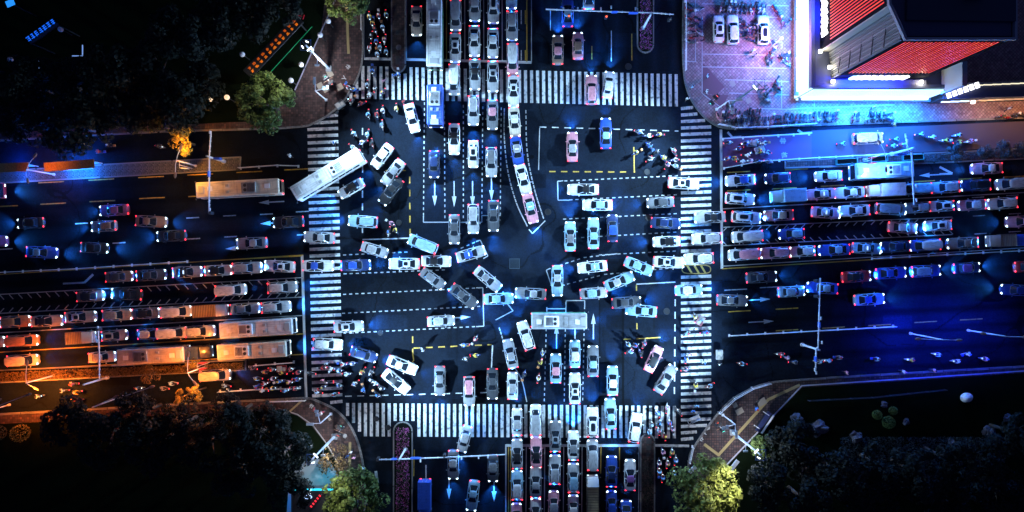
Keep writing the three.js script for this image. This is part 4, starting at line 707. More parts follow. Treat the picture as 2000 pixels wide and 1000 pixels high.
// crowd of riders: n scattered in a pixel box, heading deg
const COL = ['white', 'black', 'blue', 'red', 'silver', 'grey', 'dark blue', 'pale blue'], TOP = ['white', 'black', 'blue', 'red', 'grey', 'pale blue', 'pink', 'yellow', 'white', 'pale blue'], HAT = ['white', 'hair', 'hair', 'blue', 'red', 'white', 'yellow', 'pale blue'];
const taken = [];
function free(px, py, r) { for (const t of taken) if (Math.hypot(t[0] - px, t[1] - py) < (t[2] ?? r)) return false; taken.push([px, py]); return true; }
for (const o of scene.children) if (['car', 'van', 'taxi', 'bus', 'truck'].includes(o.userData.category)) { const n = o.userData.category === 'bus' || o.userData.category === 'truck' ? 6 : 2, c = Math.cos(o.rotation.y), s = -Math.sin(o.rotation.y); for (let k = -n; k <= n; k++) taken.push([o.position.x * S + 1000 + c * k * 12, o.position.z * S + 500 + s * k * 12, n > 2 ? 25 : 21]); }
function riders(n, poly, deg, jit, where, y = 0) {
  const [x0, y0, x1, y1] = poly, P = [];
  for (let t = 0; t < n * 14 && P.length < n; t++) { const px = rr(x0, x1), py = rr(y0, y1); if (free(px, py, 13)) P.push([px, py]); }
  P.sort((p, q) => p[0] - q[0]).forEach(([px, py], i) => {
    const a = -(deg + rr(-jit, jit)) * D, top = pick(TOP), hat = pick(HAT), c = pick(COL), X0 = gx(px), Z0 = gz(py);
    scooter(c, 1, rnd() < .25 ? pick(['white', 'blue', 'orange']) : 0, X0, Z0, a, `${c} scooter, ${ORD[i]} from left ${where}`, 'scooters ridden ' + where).position.y = y;
    person('riding', top, hat, X0, Z0, a, `rider, ${top} top, ${ORD[i]} from left ${where}`, 'riders ' + where).position.y = y;
  });
}
riders(13, [722, 28, 757, 108], 90, 14, 'in the crowd at the top left stop line');
riders(10, [716, 140, 800, 250], 115, 35, 'below the left end of the top crossing');
riders(5, [680, 170, 720, 205], 150, 30, 'by the north-west kerb');
riders(5, [690, 262, 730, 340], 120, 40, 'between the left crossing and the turning bus');
riders(3, [760, 425, 780, 455], 60, 60, 'beside the manhole left of the centre');
riders(22, [494, 716, 588, 762], -3, 16, 'in the crowd at the lower left stop line');
riders(9, [604, 700, 668, 775], 5, 30, 'over the bottom end of the left crossing');
riders(5, [670, 690, 745, 740], 20, 40, 'right of the left crossing at the bottom');
riders(9, [1238, 258, 1306, 328], 190, 40, 'in the upper right junction cluster');
riders(14, [1416, 276, 1500, 318], 177, 14, 'in the crowd on the purple bike lane');
riders(5, [1308, 290, 1326, 335], 200, 40, 'at the upper right crossing');
riders(8, [1222, 664, 1262, 690], 200, 60, 'beside the turning pink sedan at the lower right');
riders(10, [1262, 795, 1325, 850], -80, 30, 'over the right end of the bottom crossing');
riders(11, [1283, 878, 1318, 930], -90, 14, 'in the crowd at the bottom right stop line');
riders(7, [1335, 615, 1388, 760], -30, 60, 'over the lower part of the right crossing');
riders(4, [1020, 660, 1060, 750], -90, 30, 'in the left turn curve gap');
riders(5, [690, 745, 760, 768], 40, 40, 'above the left end of the bottom crossing');
riders(4, [900, 660, 950, 700], 0, 60, 'below the yellow dashes at the lower left');
riders(6, [1640, 270, 1760, 290], 177, 10, 'on the bike lane under the plaza');
riders(6, [1770, 262, 1900, 284], 177, 10, 'at the far bike lane end');
riders(7, [1440, 690, 1640, 728], -3, 10, 'on the blue lit bike lane');
riders(6, [1680, 690, 1960, 712], -3, 10, 'further right on the blue lit bike lane');
riders(6, [70, 745, 300, 782], -3, 10, 'on the orange lit bike lane');
riders(4, [300, 742, 480, 765], -3, 10, 'further right on the orange lit bike lane');
riders(4, [130, 275, 330, 300], 177, 10, 'on the bike lane behind the bus shelters');
// parked scooters
function rowOf(n, a, b, deg, where, lit = 0) {
  for (let i = 0; i < n; i++) { const t = (i + .5) / n, px = a[0] + (b[0] - a[0]) * t + rr(-2, 2), py = a[1] + (b[1] - a[1]) * t + rr(-1.5, 1.5), c = pick(['black', 'dark blue', 'white', 'grey', 'red', 'black', 'silver', 'pink']); taken.push([px, py]); scooter(c, 0, rnd() < .3 ? pick(['white', 'black']) : 0, gx(px), gz(py), -(deg + rr(-14, 14)) * D, `${c} scooter parked ${ORD[i]} ${where}`, 'scooters parked ' + where).position.y = .13; }
}
rowOf(14, [1402, 18], [1492, 20], 100, 'in the row above the white cars');
rowOf(6, [1446, 40], [1452, 74], 10, 'between the white cars, left row'); rowOf(6, [1468, 48], [1464, 82], 15, 'between the white cars, right row');
rowOf(7, [1508, 18], [1532, 52], 60, 'by the glowing wall near the top edge'); rowOf(8, [1512, 84], [1498, 122], 60, 'by the glowing wall below the white cars'); rowOf(5, [1524, 108], [1534, 126], 30, 'right at the glowing wall in the middle');
rowOf(9, [1346, 6], [1348, 88], 20, 'inside the line by the top right kerb'); rowOf(5, [1363, 14], [1364, 90], 30, 'just outside the line by the top right kerb');
rowOf(14, [1398, 232], [1484, 222], 100, 'in the upper row at the plaza corner'); rowOf(13, [1420, 242], [1500, 238], 85, 'in the lower row at the plaza corner');
rowOf(22, [1502, 236], [1634, 230], 95, 'in the long row below the glowing wall'); rowOf(5, [1660, 231], [1676, 230], 95, 'in the short gap row below the glowing wall'); rowOf(9, [1686, 231], [1726, 228], 95, 'in the right row below the glowing wall'); rowOf(3, [1730, 224], [1733, 236], 20, 'at the end line of the right row');
rowOf(4, [1486, 168], [1498, 200], 40, 'beside the square frame mast'); rowOf(4, [1512, 160], [1518, 180], 60, 'near the glowing wall above its corner');
rowOf(5, [1944, 230], [2000, 226], 20, 'on the brown pavement near the right edge');
// people on foot
const walk = (px, py, deg, top, hat, label, y = 0, pose = 'walking') => person(pose, top, hat, gx(px), gz(py), -deg * D, label, null).position.y = y;
walk(617, 796, 40, 'red', 'hair', 'person in red top beside painted characters on the south-west corner', .13); walk(634, 802, 70, 'red', 'white', 'person in red top and white helmet on the south-west corner', .13, 'standing');
walk(711, 910, -90, 'pale blue', 'yellow', 'person in pale blue top and yellow helmet on the south-west kerb', .13, 'standing'); walk(688, 880, 80, 'white', 'hair', 'person in white top on the south-west pavement', .13); walk(694, 890, 100, 'pink', 'hair', 'person in pink top on the south-west pavement', .13); walk(682, 887, 60, 'blue', 'hair', 'person in blue top on the south-west pavement', .13, 'standing');
walk(571, 306, 200, 'white', 'white', 'person all in white on the road above the railing by the left crossing'); walk(679, 166, 30, 'blue', 'hair', 'person in blue top at the north-west kerb', .13, 'standing'); walk(661, 222, 60, 'black', 'hair', 'person in black top at the bottom of the north-west kerb', .13);
walk(735, 175, 90, 'white', 'hair', 'person in white walking over the top left crossing stripes'); walk(752, 160, 90, 'pink', 'hair', 'person in pink walking over the top left crossing stripes'); walk(772, 150, 100, 'blue', 'hair', 'person in blue walking over the crossing tip of the paved median'); walk(726, 186, 90, 'grey', 'white', 'person in grey and white helmet at the low end of the top left stripes');
walk(656, 280, 80, 'white', 'blue', 'person in white top on the left crossing beneath the bus front'); walk(641, 708, 90, 'white', 'hair', 'person in white on the lower left crossing'); walk(648, 722, 100, 'grey', 'white', 'person in grey with white helmet on the lower left crossing'); walk(633, 740, 80, 'pink', 'hair', 'person in pink on the lower left crossing');
walk(1366, 625, 90, 'pale blue', 'hair', 'person in pale blue on the lower right crossing'); walk(1372, 705, 100, 'white', 'blue', 'person in white and blue helmet on the lower right crossing'); walk(1345, 690, 80, 'pink', 'hair', 'person in pink on the lower right crossing'); walk(1357, 790, 100, 'pale blue', 'hair', 'person in pale blue near the bottom of the right crossing'); walk(1350, 800, 80, 'blue', 'hair', 'person in blue near the bottom of the right crossing');
walk(1340, 195, 100, 'white', 'hair', 'person in white at the top of the right crossing'); walk(1349, 173, 60, 'pale blue', 'hair', 'person in pale blue at the north-east kerb', .13, 'standing'); walk(1378, 152, 0, 'pale blue', 'hair', 'person in pale blue on the plaza by the dark ramp', .13, 'standing'); walk(1376, 182, 30, 'white', 'hair', 'person in white below the dark ramp on the plaza', .13);
walk(1465, 103, 20, 'white', 'white', 'person in white helmet among plaza scooters', .13, 'standing'); walk(1470, 111, 80, 'pink', 'hair', 'person in pink among plaza scooters', .13, 'standing'); walk(1740, 246, 180, 'orange', 'hair', 'person in orange on the bike lane edge below the glowing corner'); walk(1961, 214, 90, 'white', 'hair', 'person in white on the brown pavement near the right edge', .13);
walk(1700, 212, 100, 'white', 'hair', 'person in white beneath the yellow end of the glowing wall', .13); walk(1708, 222, 40, 'pale blue', 'hair', 'person in pale blue beneath the yellow end of the glowing wall', .13); walk(1648, 726, 0, 'pink', 'hair', 'person in pink by the kerb of the blue lit bike lane'); walk(1757, 724, 0, 'white', 'pink', 'person in white with pink helmet by the kerb of the blue lit bike lane'); walk(1817, 722, 0, 'pink', 'hair', 'person in pink farther right by the blue lit kerb'); walk(1472, 795, 60, 'blue', 'red', 'person in blue with red helmet on the south-east pavement', .13);
walk(790, 200, 60, 'red', 'hair', 'person in red below the top crossing by the scooters'); walk(826, 681, 0, 'white', 'hair', 'person in white at the yellow corner dashes'); walk(450, 760, 0, 'white', 'red', 'person in white and red helmet on the orange lit bike lane');
// ---------------------------------------------------------------- street furniture
const baseOf = (px, py, h) => [gx(px) * (H - h) / H, gz(py) * (H - h) / H];      // ground point under something seen h metres up
function spot(color, I, p, q, ang, pen, rad = 12) { const s = new THREE.SpotLight(color, I, 0, ang, pen); s.name = 'flood_beam'; s.position.set(...p); s.target.position.set(...q); s.shadow.radius = rad; s.castShadow = true; scene.add(s, s.target); return s; }
function point(color, I, p, rad = 8) { const s = new THREE.PointLight(color, I); s.name = 'lamp_glow'; s.position.set(...p); s.shadow.radius = rad; s.castShadow = true; scene.add(s); }
const FLOOD = 0xacd9ff, FLOOD_I = 7600;
// corner masts with floodlight crowns
for (const [px, py, label, aim] of [[643, 135, 'white floodlight mast on the north-west corner pavement', [[14, -6], [-8, 12], [-40, -25], [-26, -41]]], [1430, 844, 'white floodlight mast on the south-east corner pavement', [[-14, 6], [8, -12], [31, 38.5]]], [654, 852, 'white floodlight mast on the south-west corner pavement', [[14, 6], [-8, -12], [-25.6, 39.6]]], [1428, 203, 'dark floodlight mast with square crown on the plaza corner', [[-14, -6], [8, 12]]]]) {
  const dk = px > 1400 && py < 300, [x, z] = G([px, py]), h = 12.6, t = thing('floodlight_mast', x, z, 0, label, 'light mast', null), m = dk ? std(.16, .22, .25, .4, { metalness: .4 }) : M.white;
  part('base', [rbox(.9, .4, .9, .06, 0, .3, 0, 1), cyl(.3, .3, .1, 12, 0, .5, 0)], M.concrete, t);
  part('pole', [bar([0, .5, 0], [0, h * .55, 0], .21, .17, 14), bar([0, h * .55, 0], [0, h, 0], .15, .11, 14), cyl(.2, .2, .12, 14, 0, h * .55 - .06, 0)], m, t);
  const cr = part('crown', [[1, 1], [1, -1], [-1, -1], [-1, 1]].map(([a, b], i, A) => { const [c, d] = A[(i + 1) % 4]; return bar([a * .75, h, b * .75], [c * .75, h, d * .75], .035); }).concat([bar([-.75, h, -.75], [.75, h, .75], .03), bar([-.75, h, .75], [.75, h, -.75], .03)]), dk ? M.dark : std(.05, .12, .35, .5), t);
  aim.forEach(([ax, az], i) => { const d = new THREE.Vector3(ax - x, -h, az - z).normalize(), g = rbox(.16, .3, .42, .04, 0, 0, 0, 1); const l = part('floodlight', g, M.lampWhite, t); l.position.set(d.x * .8, h - .15, d.z * .8); l.rotation.set(0, -Math.atan2(d.z, d.x), 0); spot(i < 2 ? FLOOD : 0xfff6da, i < 2 ? FLOOD_I : px > 1400 ? 1700 : 450, [x + d.x * 1.0, h - .75, z + d.z * 1.0], [ax, i < 2 ? 0 : 5, az], i < 2 ? .78 : .5, .9); });
  if (!dk) { part('bracket_lamp_glass', rbox(.6, .05, .24, .02, -.1, h * .52 - .13, 1.2, 1), M.lampWhite, t); point(0xe8f0ff, 130, [x - .1, h * .52 - .45, z + 1.2], 10); }
  if (!dk) part('bracket_lamp', [bar([0, h * .52, 0], [-.1, h * .52, 1.1], .05), rbox(.7, .18, .3, .05, -.1, h * .52, 1.2, 1)], m, t);
}

// camera posts: a pole with two arms of white boxes
for (const [px, py, label, a] of [[638, 196, 'white camera post with two arms on the north-west kerb', 0], [647, 808, 'white camera post with two arms on the south-west kerb', 1.57], [1411, 810, 'white camera post with two arms on the south-east kerb', 3.14], [1399, 214, 'white camera post with two arms on the north-east kerb', -1.57]]) {
  const [x, z] = G([px, py]), t = thing('camera_post', x, z, a, label, 'camera post'), h = 6.4;
  part('pole', [bar([0, .12, 0], [0, h, 0], .11, .09, 10), rbox(.42, .3, .42, .04, 0, .25, 0, 1)], M.white, t);
  part('arm', [bar([0, h - .1, 0], [1.9, h, -.5], .06), bar([0, h - .1, 0], [-.05, h, -1.7], .06), bar([0, h - .3, 0], [.7, h - .1, .7], .04)], M.white, t);
  for (const [bx, bz] of [[1.35, -.36], [1.9, -.5], [-.05, -1.2], [-.05, -1.75]]) part('camera_housing', [rbox(.3, .24, .52, .05, bx, h + .1, bz, 1), rbox(.42, .05, .6, .02, bx, h + .24, bz, 1)], M.white, t);
}
// pedestrian signals
for (const [px, py, label, a] of [[651, 166, 'pedestrian signal on the north-west corner showing red and green', .6], [672, 833, 'pedestrian signal on the south-west corner showing green and red', -.4], [1397, 826, 'pedestrian signal on the south-east corner showing green and red', 3.6], [1384, 203, 'pedestrian signal on the plaza corner showing red and green', 2.3]]) {
  const [x, z] = G([px, py]), t = thing('pedestrian_signal', x, z, a, label, 'traffic light');
  part('pole', bar([0, .12, 0], [0, 3.2, 0], .08, .07, 10), M.metal, t); part('back_plate', rbox(1.7, .06, .08, .02, 0, 3.15, 0, 1), std(.3, .15, .08, .6), t);
  for (const [s, m] of [[1, M.signalRed], [-1, M.signalGreen]]) { const hd = part('signal_head', rbox(.95, .9, .34, .06, s * .12, 2.7, s * .48, 1), M.dark, t); part('signal_lamp', cyl(.2, .2, .06, 14).rotateX(s > 0 ? 1.25 : -1.25).translate(s * .1, 3.02, s * .72), m, hd); part('visor', [box(.6, .03, .3, s * .1, 3.3, s * .8).rotateX(0)], M.black, hd).position.y = .03; }
}
// gantries: pole plus long arm with signal heads and cameras, given in pixels seen at the arm height
function gantry(label, foot, pts, h, heads, signs = []) {
  const f = G(foot), t = thing('signal_gantry', f[0], f[1], 0, label, 'gantry'), A = pts.map(p => { const [x, z] = baseOf(p[0], p[1], h); return [x - f[0], h, z - f[1]]; });
  part('pole', [bar([0, .1, 0], [0, h + .2, 0], .19, .14, 12), cyl(.34, .34, .3, 12, 0, .1, 0)], M.pole, t);
  const g = []; for (let i = 0; i + 1 < A.length; i++) g.push(bar(A[i], A[i + 1], .12, .09, 10)); for (let i = 0; i + 1 < A.length; i++) { const n = 5; for (let k = 1; k < n; k++) { const q = [0, 1, 2].map(j => A[i][j] + (A[i + 1][j] - A[i][j]) * k / n); g.push(new THREE.SphereGeometry(.16, 8, 6).translate(...q)); } } part('arm', g, M.pole, t);
  for (const [px, py, kind] of heads) { const [x, z] = baseOf(px, py, h), q = [x - f[0], z - f[1]];
    if (kind === 'cam') part('camera', [bar([q[0], h, q[1]], [q[0], h + .35, q[1]], .03), rbox(.22, .2, .5, .05, q[0], h + .42, q[1] + .1, 1)], M.white, t);
    else { const hd = part('signal_head', rbox(.4, 1.2, .42, .06, q[0], h - .3, q[1] + .3, 1), M.dark, t); part('signal_lamp', cyl(.14, .14, .1, 12).rotateX(.9).translate(q[0], h + .32, q[1] + .42), kind === 'red' ? M.signalRed : kind === 'green' ? M.signalGreen : M.signalOff, hd); } }
  for (const [px, py, w, d] of signs) { const [x, z] = baseOf(px, py, h); part('sign_panel', rbox(w, .9, d, .02, x - f[0], h + .15, z - f[1], 1), std(.03, .1, .5, .5), t); }
  return t;
}
gantry('long signal gantry across the top of the junction', [1256, 55], [[1066, 18], [1175, 22], [1276, 25], [1316, 28]], 6.2, [[1111, 27, 'red'], [1184, 28, 'red'], [1100, 18, 'cam'], [1128, 18, 'cam'], [1137, 18, 'cam'], [1173, 18, 'cam'], [1193, 15, 'cam'], [1240, 18, 'cam'], [1308, 33, 'off']], [[1237, 26, 1.4, .12], [1200, 24, .9, .12]]);
gantry('long white signal gantry across the bottom of the junction', [792, 876], [[736, 898], [781, 897], [905, 892], [986, 888]], 6.2, [[738, 893, 'off'], [868, 886, 'orange'], [822, 897, 'cam'], [902, 892, 'cam'], [935, 890, 'cam'], [953, 889, 'cam']], [[812, 894, 1.6, .12], [770, 896, .8, .12]]);
gantry('signal gantry over the westbound road at the upper left', [438, 316], [[412, 256], [409, 305], [408, 416]], 6.2, [[411, 392, 'cam'], [411, 400, 'cam'], [412, 408, 'cam'], [411, 412, 'off'], [412, 258, 'cam']], [[409, 340, .12, .9], [426, 310, 1, .3]]);
gantry('signal gantry over the westbound queue at the upper right', [1740, 301], [[1768, 261], [1774, 293], [1780, 296], [1785, 400]], 6.2, [[1787, 362, 'cam'], [1787, 390, 'cam'], [1788, 398, 'off'], [1769, 275, 'cam']], [[1758, 302, 1.4, .25]]);
gantry('signal gantry over the blue lit road at the lower right', [1566, 673], [[1602, 543], [1600, 610], [1598, 678], [1594, 682], [1593, 726]], 6.2, [[1596, 545, 'off'], [1596, 575, 'off'], [1601, 620, 'cam'], [1603, 667, 'cam'], [1589, 720, 'cam'], [1592, 726, 'cam']], [[1599, 634, .12, .8], [1592, 701, .12, .8]]);
gantry('signal gantry over the lower left queue', [211, 737], [[191, 637], [194, 690], [194, 742]], 6.2, [[191, 640, 'off'], [192, 664, 'cam']], []);
// twin arm street lamps
function lamp(label, px, py, h, arms, lit, I, col, bare) {
  const [x, z] = G([px, py]), t = thing('street_lamp', x, z, 0, label, 'street lamp');
  part('pole', [bar([0, .1, 0], [0, h, 0], .12, .08, 10), cyl(.24, .2, .35, 10, 0, .1, 0)], M.pole, t);
  for (const [ax, ay] of arms) { const [hx, hz] = baseOf(ax, ay, h), d = [hx - x, hz - z], n = Math.hypot(...d), r = -Math.atan2(d[1], d[0]); const a = part('arm', tube([[0, h - .1, 0], [d[0] * .35, h + .12, d[1] * .35], [d[0], h + .08, d[1]]], .045, 6), M.pole, t);
    part('lamp_shade', new THREE.SphereGeometry(.5, 12, 6, 0, Math.PI * 2, 0, Math.PI / 2).scale(1, .3, .42).rotateY(r).translate(d[0] * (1 + .4 / n), h + .06, d[1] * (1 + .4 / n)), std(.3, .16, .1, .6), a); part('lamp_glass', new THREE.SphereGeometry(.44, 12, 6).scale(1, .2, .4).rotateY(r).translate(d[0] * (1 + .4 / n), h - .0, d[1] * (1 + .4 / n)), lit, a);
    if (I) { const p = [x + d[0] * (1 + .4 / n), h - .3, z + d[1] * (1 + .4 / n)]; bare ? point(col, I, p, 10) : spot(col, I, p, [p[0], 0, p[2]], 1.12, .8, 10); } }
  return t;
}
lamp('twin arm street lamp with orange head by the left bus shelter', 107, 341, 6.5, [[66, 308], [54, 348]], M.lampOrange, 60, 0xff7a1c);
lamp('twin arm street lamp beside the yellow lit tree', 383, 324, 6.5, [[352, 292], [343, 337]], M.lampOrange, 95, 0xffa830, 1);
lamp('twin arm street lamp in the hedge at the far lower left', 107, 733, 6.5, [[53, 714], [66, 756]], M.lampOrange, 260, 0xff8238);
lamp('twin arm street lamp beside the yellow shrub at the lower left', 404, 715, 6.5, [[368, 697], [378, 744]], M.lampOrange, 190, 0xff9038, 1);
lamp('twin arm street lamp with banner over the westbound queue', 1686, 312, 6.5, [[1719, 281], [1730, 326]], M.lampWarm, 400, 0x5a90ff);
lamp('tall street lamp leaning over the blue lit bike lane, left one', 1777, 651, 8.5, [[1798, 662], [1868, 664]], M.lampWhite, 700, 0x1530ff);
lamp('tall street lamp leaning over the blue lit bike lane, right one', 1890, 645, 8.5, [[1925, 652], [1996, 658]], M.lampWhite, 420, 0x1530ff);
lamp('street lamp over the orange lit pavement at the left edge', 20, 790, 8, [[-6, 784], [52, 772]], M.lampOrange, 700, 0xff7a1c);
lamp('street lamp over the lower left bike lane', 240, 774, 8, [[292, 757], [222, 777]], M.lampOrange, 90, 0xff7a1c);
for (const [px, py, c, l] of [[1708, 312, .02, 'red banner pair beneath the twin arm lamp at the upper right'], [391, 716, .02, 'red banner pair beneath the twin arm lamp at the lower left'], [356, 322, .6, 'white and red banner beneath the twin arm lamp at the upper left']]) { const t = thing('lamp_banner', gx(px) * .96, gz(py) * .96, 0, l, 'banner'); part('banner_cloth', [box(.9, 1.5, .04, 0, 3.6, .45), box(.9, 1.5, .04, 0, 3.6, -.45)], std(.6, c, c, .8), t); part('banner_rod', [bar([-.45, 4.4, -.5], [-.45, 4.4, .5], .025), bar([-.45, .1, 0], [-.45, 4.4, 0], .05)], M.metal, t); }
// railings
function railing(pts, label, m = M.white) {
  const [x0, z0] = G(pts[0]), t = thing('railing', x0, z0, 0, label, 'railing'); const P = pts.map(p => { const q = G(p); return [q[0] - x0, q[1] - z0]; });
  for (let i = 0; i + 1 < P.length; i++) { const [a, b] = [P[i], P[i + 1]], L = Math.hypot(b[0] - a[0], b[1] - a[1]), n = Math.max(1, Math.round(L / 3));
    part('rail', [bar([a[0], .95, a[1]], [b[0], .95, b[1]], .055, .055, 6), bar([a[0], .35, a[1]], [b[0], .35, b[1]], .04, .04, 6)], m, t); const bl = []; const nb = Math.round(L / .28); for (let k = 1; k < nb; k++) { const f = k / nb; bl.push(box(.025, .6, .025, a[0] + (b[0] - a[0]) * f, .65, a[1] + (b[1] - a[1]) * f)); } if (bl.length) tag(part('balusters', bl, m, t), null, null, null, 'stuff');
    for (let k = i ? 1 : 0; k <= n; k++) { const f = k / n; part('post', [box(.1, 1.1, .1, a[0] + (b[0] - a[0]) * f, .57, a[1] + (b[1] - a[1]) * f), box(.3, .05, .45, a[0] + (b[0] - a[0]) * f, .04, a[1] + (b[1] - a[1]) * f)], m, t); } }
}
railing([[-60, 535], [150, 525], [366, 511]], 'long white railing between the two carriageways on the left');
railing([[1424, 655], [1600, 645], [1744, 637]], 'white railing between blue lit road and bike lane at the lower right');
railing([[470, 329], [542, 324], [583, 325]], 'short white railing by the left crossing at the upper left');
railing([[1414, 329], [1483, 316], [1600, 309], [1730, 302]], 'white railing between purple bike lane and westbound queue');
railing([[1703, 505], [1850, 497], [2060, 486]], 'white railing on the centre line of the right road');
railing([[1412, 272], [1490, 267], [1580, 262]], 'white railing along the kerb side of the purple bike lane');
railing([[1402, 244], [1436, 251], [1500, 249], [1590, 243]], 'white railing on the plaza kerb above the purple bike lane');
railing([[1337, -40], [1338, 60], [1338, 138]], 'white railing along the top right kerb');
railing([[500, 713], [574, 707]], 'short white railing above the scooter crowd at the lower left');
railing([[430, 764], [510, 759], [586, 757]], 'white railing below the scooter crowd at the lower left');
railing([[526, 783], [598, 781]], 'blue lit railing on the south-west pavement edge');
railing([[1403, 806], [1433, 778], [1468, 758], [1502, 748]], 'white railing around the south-east kerb');
railing([[1345, 902], [1352, 872]], 'short railing piece at the bottom right kerb');
railing([[1576, 781], [1700, 775], [1842, 760]], 'low dark railing inside the south-east park', M.dark);
railing([[707, 60], [707, -40]], 'railing along the top left kerb');
// ball lamps in the north-west
for (const [px, py, l] of [[641, 41, 'topmost of the white ball lamps beside the dark path'], [625, 68, 'second white ball lamp from the top beside the dark path'], [608, 97, 'white ball lamp half hidden by the floodlight mast'], [588, 126, 'fourth white ball lamp beside the dark path'], [568, 157, 'lowest of the white ball lamps beside the dark path'], [411, 193, 'left of two glowing ball lamps under the dark trees'], [443, 190, 'right of two glowing ball lamps under the dark trees'], [473, 106, 'dim ball lamp beside the orange sign'], [118, 57, 'ball lamp at the upper left near the blue sign'], [20, 116, 'ball lamp at the far upper left']]) {
  const h = 3, [x, z] = baseOf(px, py, h), on = px < 450 && px > 400, t = thing('ball_lamp', x, z, 0, l, 'lamp'); part('post', [bar([0, .1, 0], [0, 2.55, 0], .07, .05), cyl(.14, .1, .25, 10, 0, .1, 0)], M.dark, t); part('lamp_globe', new THREE.SphereGeometry(.42, 18, 12).translate(0, 2.95, 0), on ? glow(1, .7, .42, .8) : std(.75, .7, .68, .5), t); part('collar', cyl(.18, .14, .12, 12, 0, 2.45, 0), M.dark, t); if (on) point(0xffb060, 5, [x, 2.95, z], 20);
}
// bus shelters on the left
for (const [x0, x1, y0, y1, l] of [[-60, 80, 336, 330, 'left bus shelter with flat brown roof at the far left'], [109, 205, 331, 324, 'right bus shelter with flat brown roof beside the blue light']]) {
  const a = G([x0, y0]), b = G([x1, y1]), L = Math.hypot(b[0] - a[0], b[1] - a[1]), t = thing('bus_shelter', (a[0] + b[0]) / 2, (a[1] + b[1]) / 2, -Math.atan2(b[1] - a[1], b[0] - a[0]), l, 'bus shelter');
  const n = Math.round(L / 1.9); for (let i = 0; i < n; i++) part('roof_panel', rbox(L / n - .02, .1, 1.45, .02, -L / 2 + (i + .5) * L / n, 2.75 + rr(0, .015), 0, 1), std(.4 * rr(.75, 1.15), .25, .12, .7, { map: paintTex }), t);
  for (let i = 0; i <= 3; i++) part('post', bar([-L / 2 + .3 + i * (L - .6) / 3, .15, -.4], [-L / 2 + .3 + i * (L - .6) / 3, 2.68, -.4], .06), M.metal, t);
  for (let i = 0; i < 3; i++) part('light_panel', rbox((L - 1.2) / 3 - .2, 1.5, .12, .02, -L / 2 + .3 + (i + .5) * (L - .6) / 3, 1.35, -.4, 1), glow(.04, .35, 1, .9), t);
  part('bench', [rbox(L * .6, .06, .4, .02, 0, .6, .2, 1), box(.06, .45, .3, -L * .25, .36, .2), box(.06, .45, .3, L * .25, .36, .2)], M.metal, t);
  if (x0 > 0) { for (const k of [.2, .35]) for (const s of [1, -1]) point(0x0a6cff, 110, [a[0] + (b[0] - a[0]) * k * 2, 1.4, (a[1] + b[1]) / 2 - .4 + s * 1.2], 40); }
  else point(0x0a5cff, 50, [-79, 1.4, (a[1] + b[1]) / 2 + .9], 40), point(0x0a4cff, 60, [-80, 1.4, (a[1] + b[1]) / 2 - 1.7], 40);
}
// advertising stand and bench in the south-east
{ const t = thing('advertising_stand', gx(1486), gz(820), .98, 'black and white advertising stand at the edge of the south-east pavement', 'sign stand'); part('frame', rbox(3.6, 2.1, .5, .05, 0, 1.25, 0, 1), M.black, t); part('top_strip', rbox(3.5, .06, .3, .02, 0, 2.34, .28, 1), M.white, t); part('canopy', rbox(3.6, .08, .75, .03, 0, 2.32, -.5, 1), std(.03, .04, .12, .4), t); for (const s of [-1.3, 1.3]) part('post', [bar([s, .1, 0], [s, 2.2, 0], .07), rbox(.12, .08, 1.2, .03, s, 2.36, -.9, 1)], M.white, t); }
for (const [x, y, a, l] of [[1432, 906, .9, 'slatted bench by the south-east park edge'], [1352, 917 - 4, .7, 'slatted bench under the bright tree at the bottom right']]) { const t = thing('park_bench', gx(x), gz(y), a, l, 'bench'); for (let i = 0; i < 5; i++) part('slat', rbox(1.9, .05, .12, .015, 0, .6, -.3 + i * .15, 1), std(.4, .42, .46, .6), t); for (const s of [-.7, .7]) part('leg', box(.08, .5, .6, s, .33, 0), M.dark, t); part('backrest', rbox(1.9, .4, .06, .02, 0, .9, -.38, 1), std(.4, .42, .46, .6), t); }
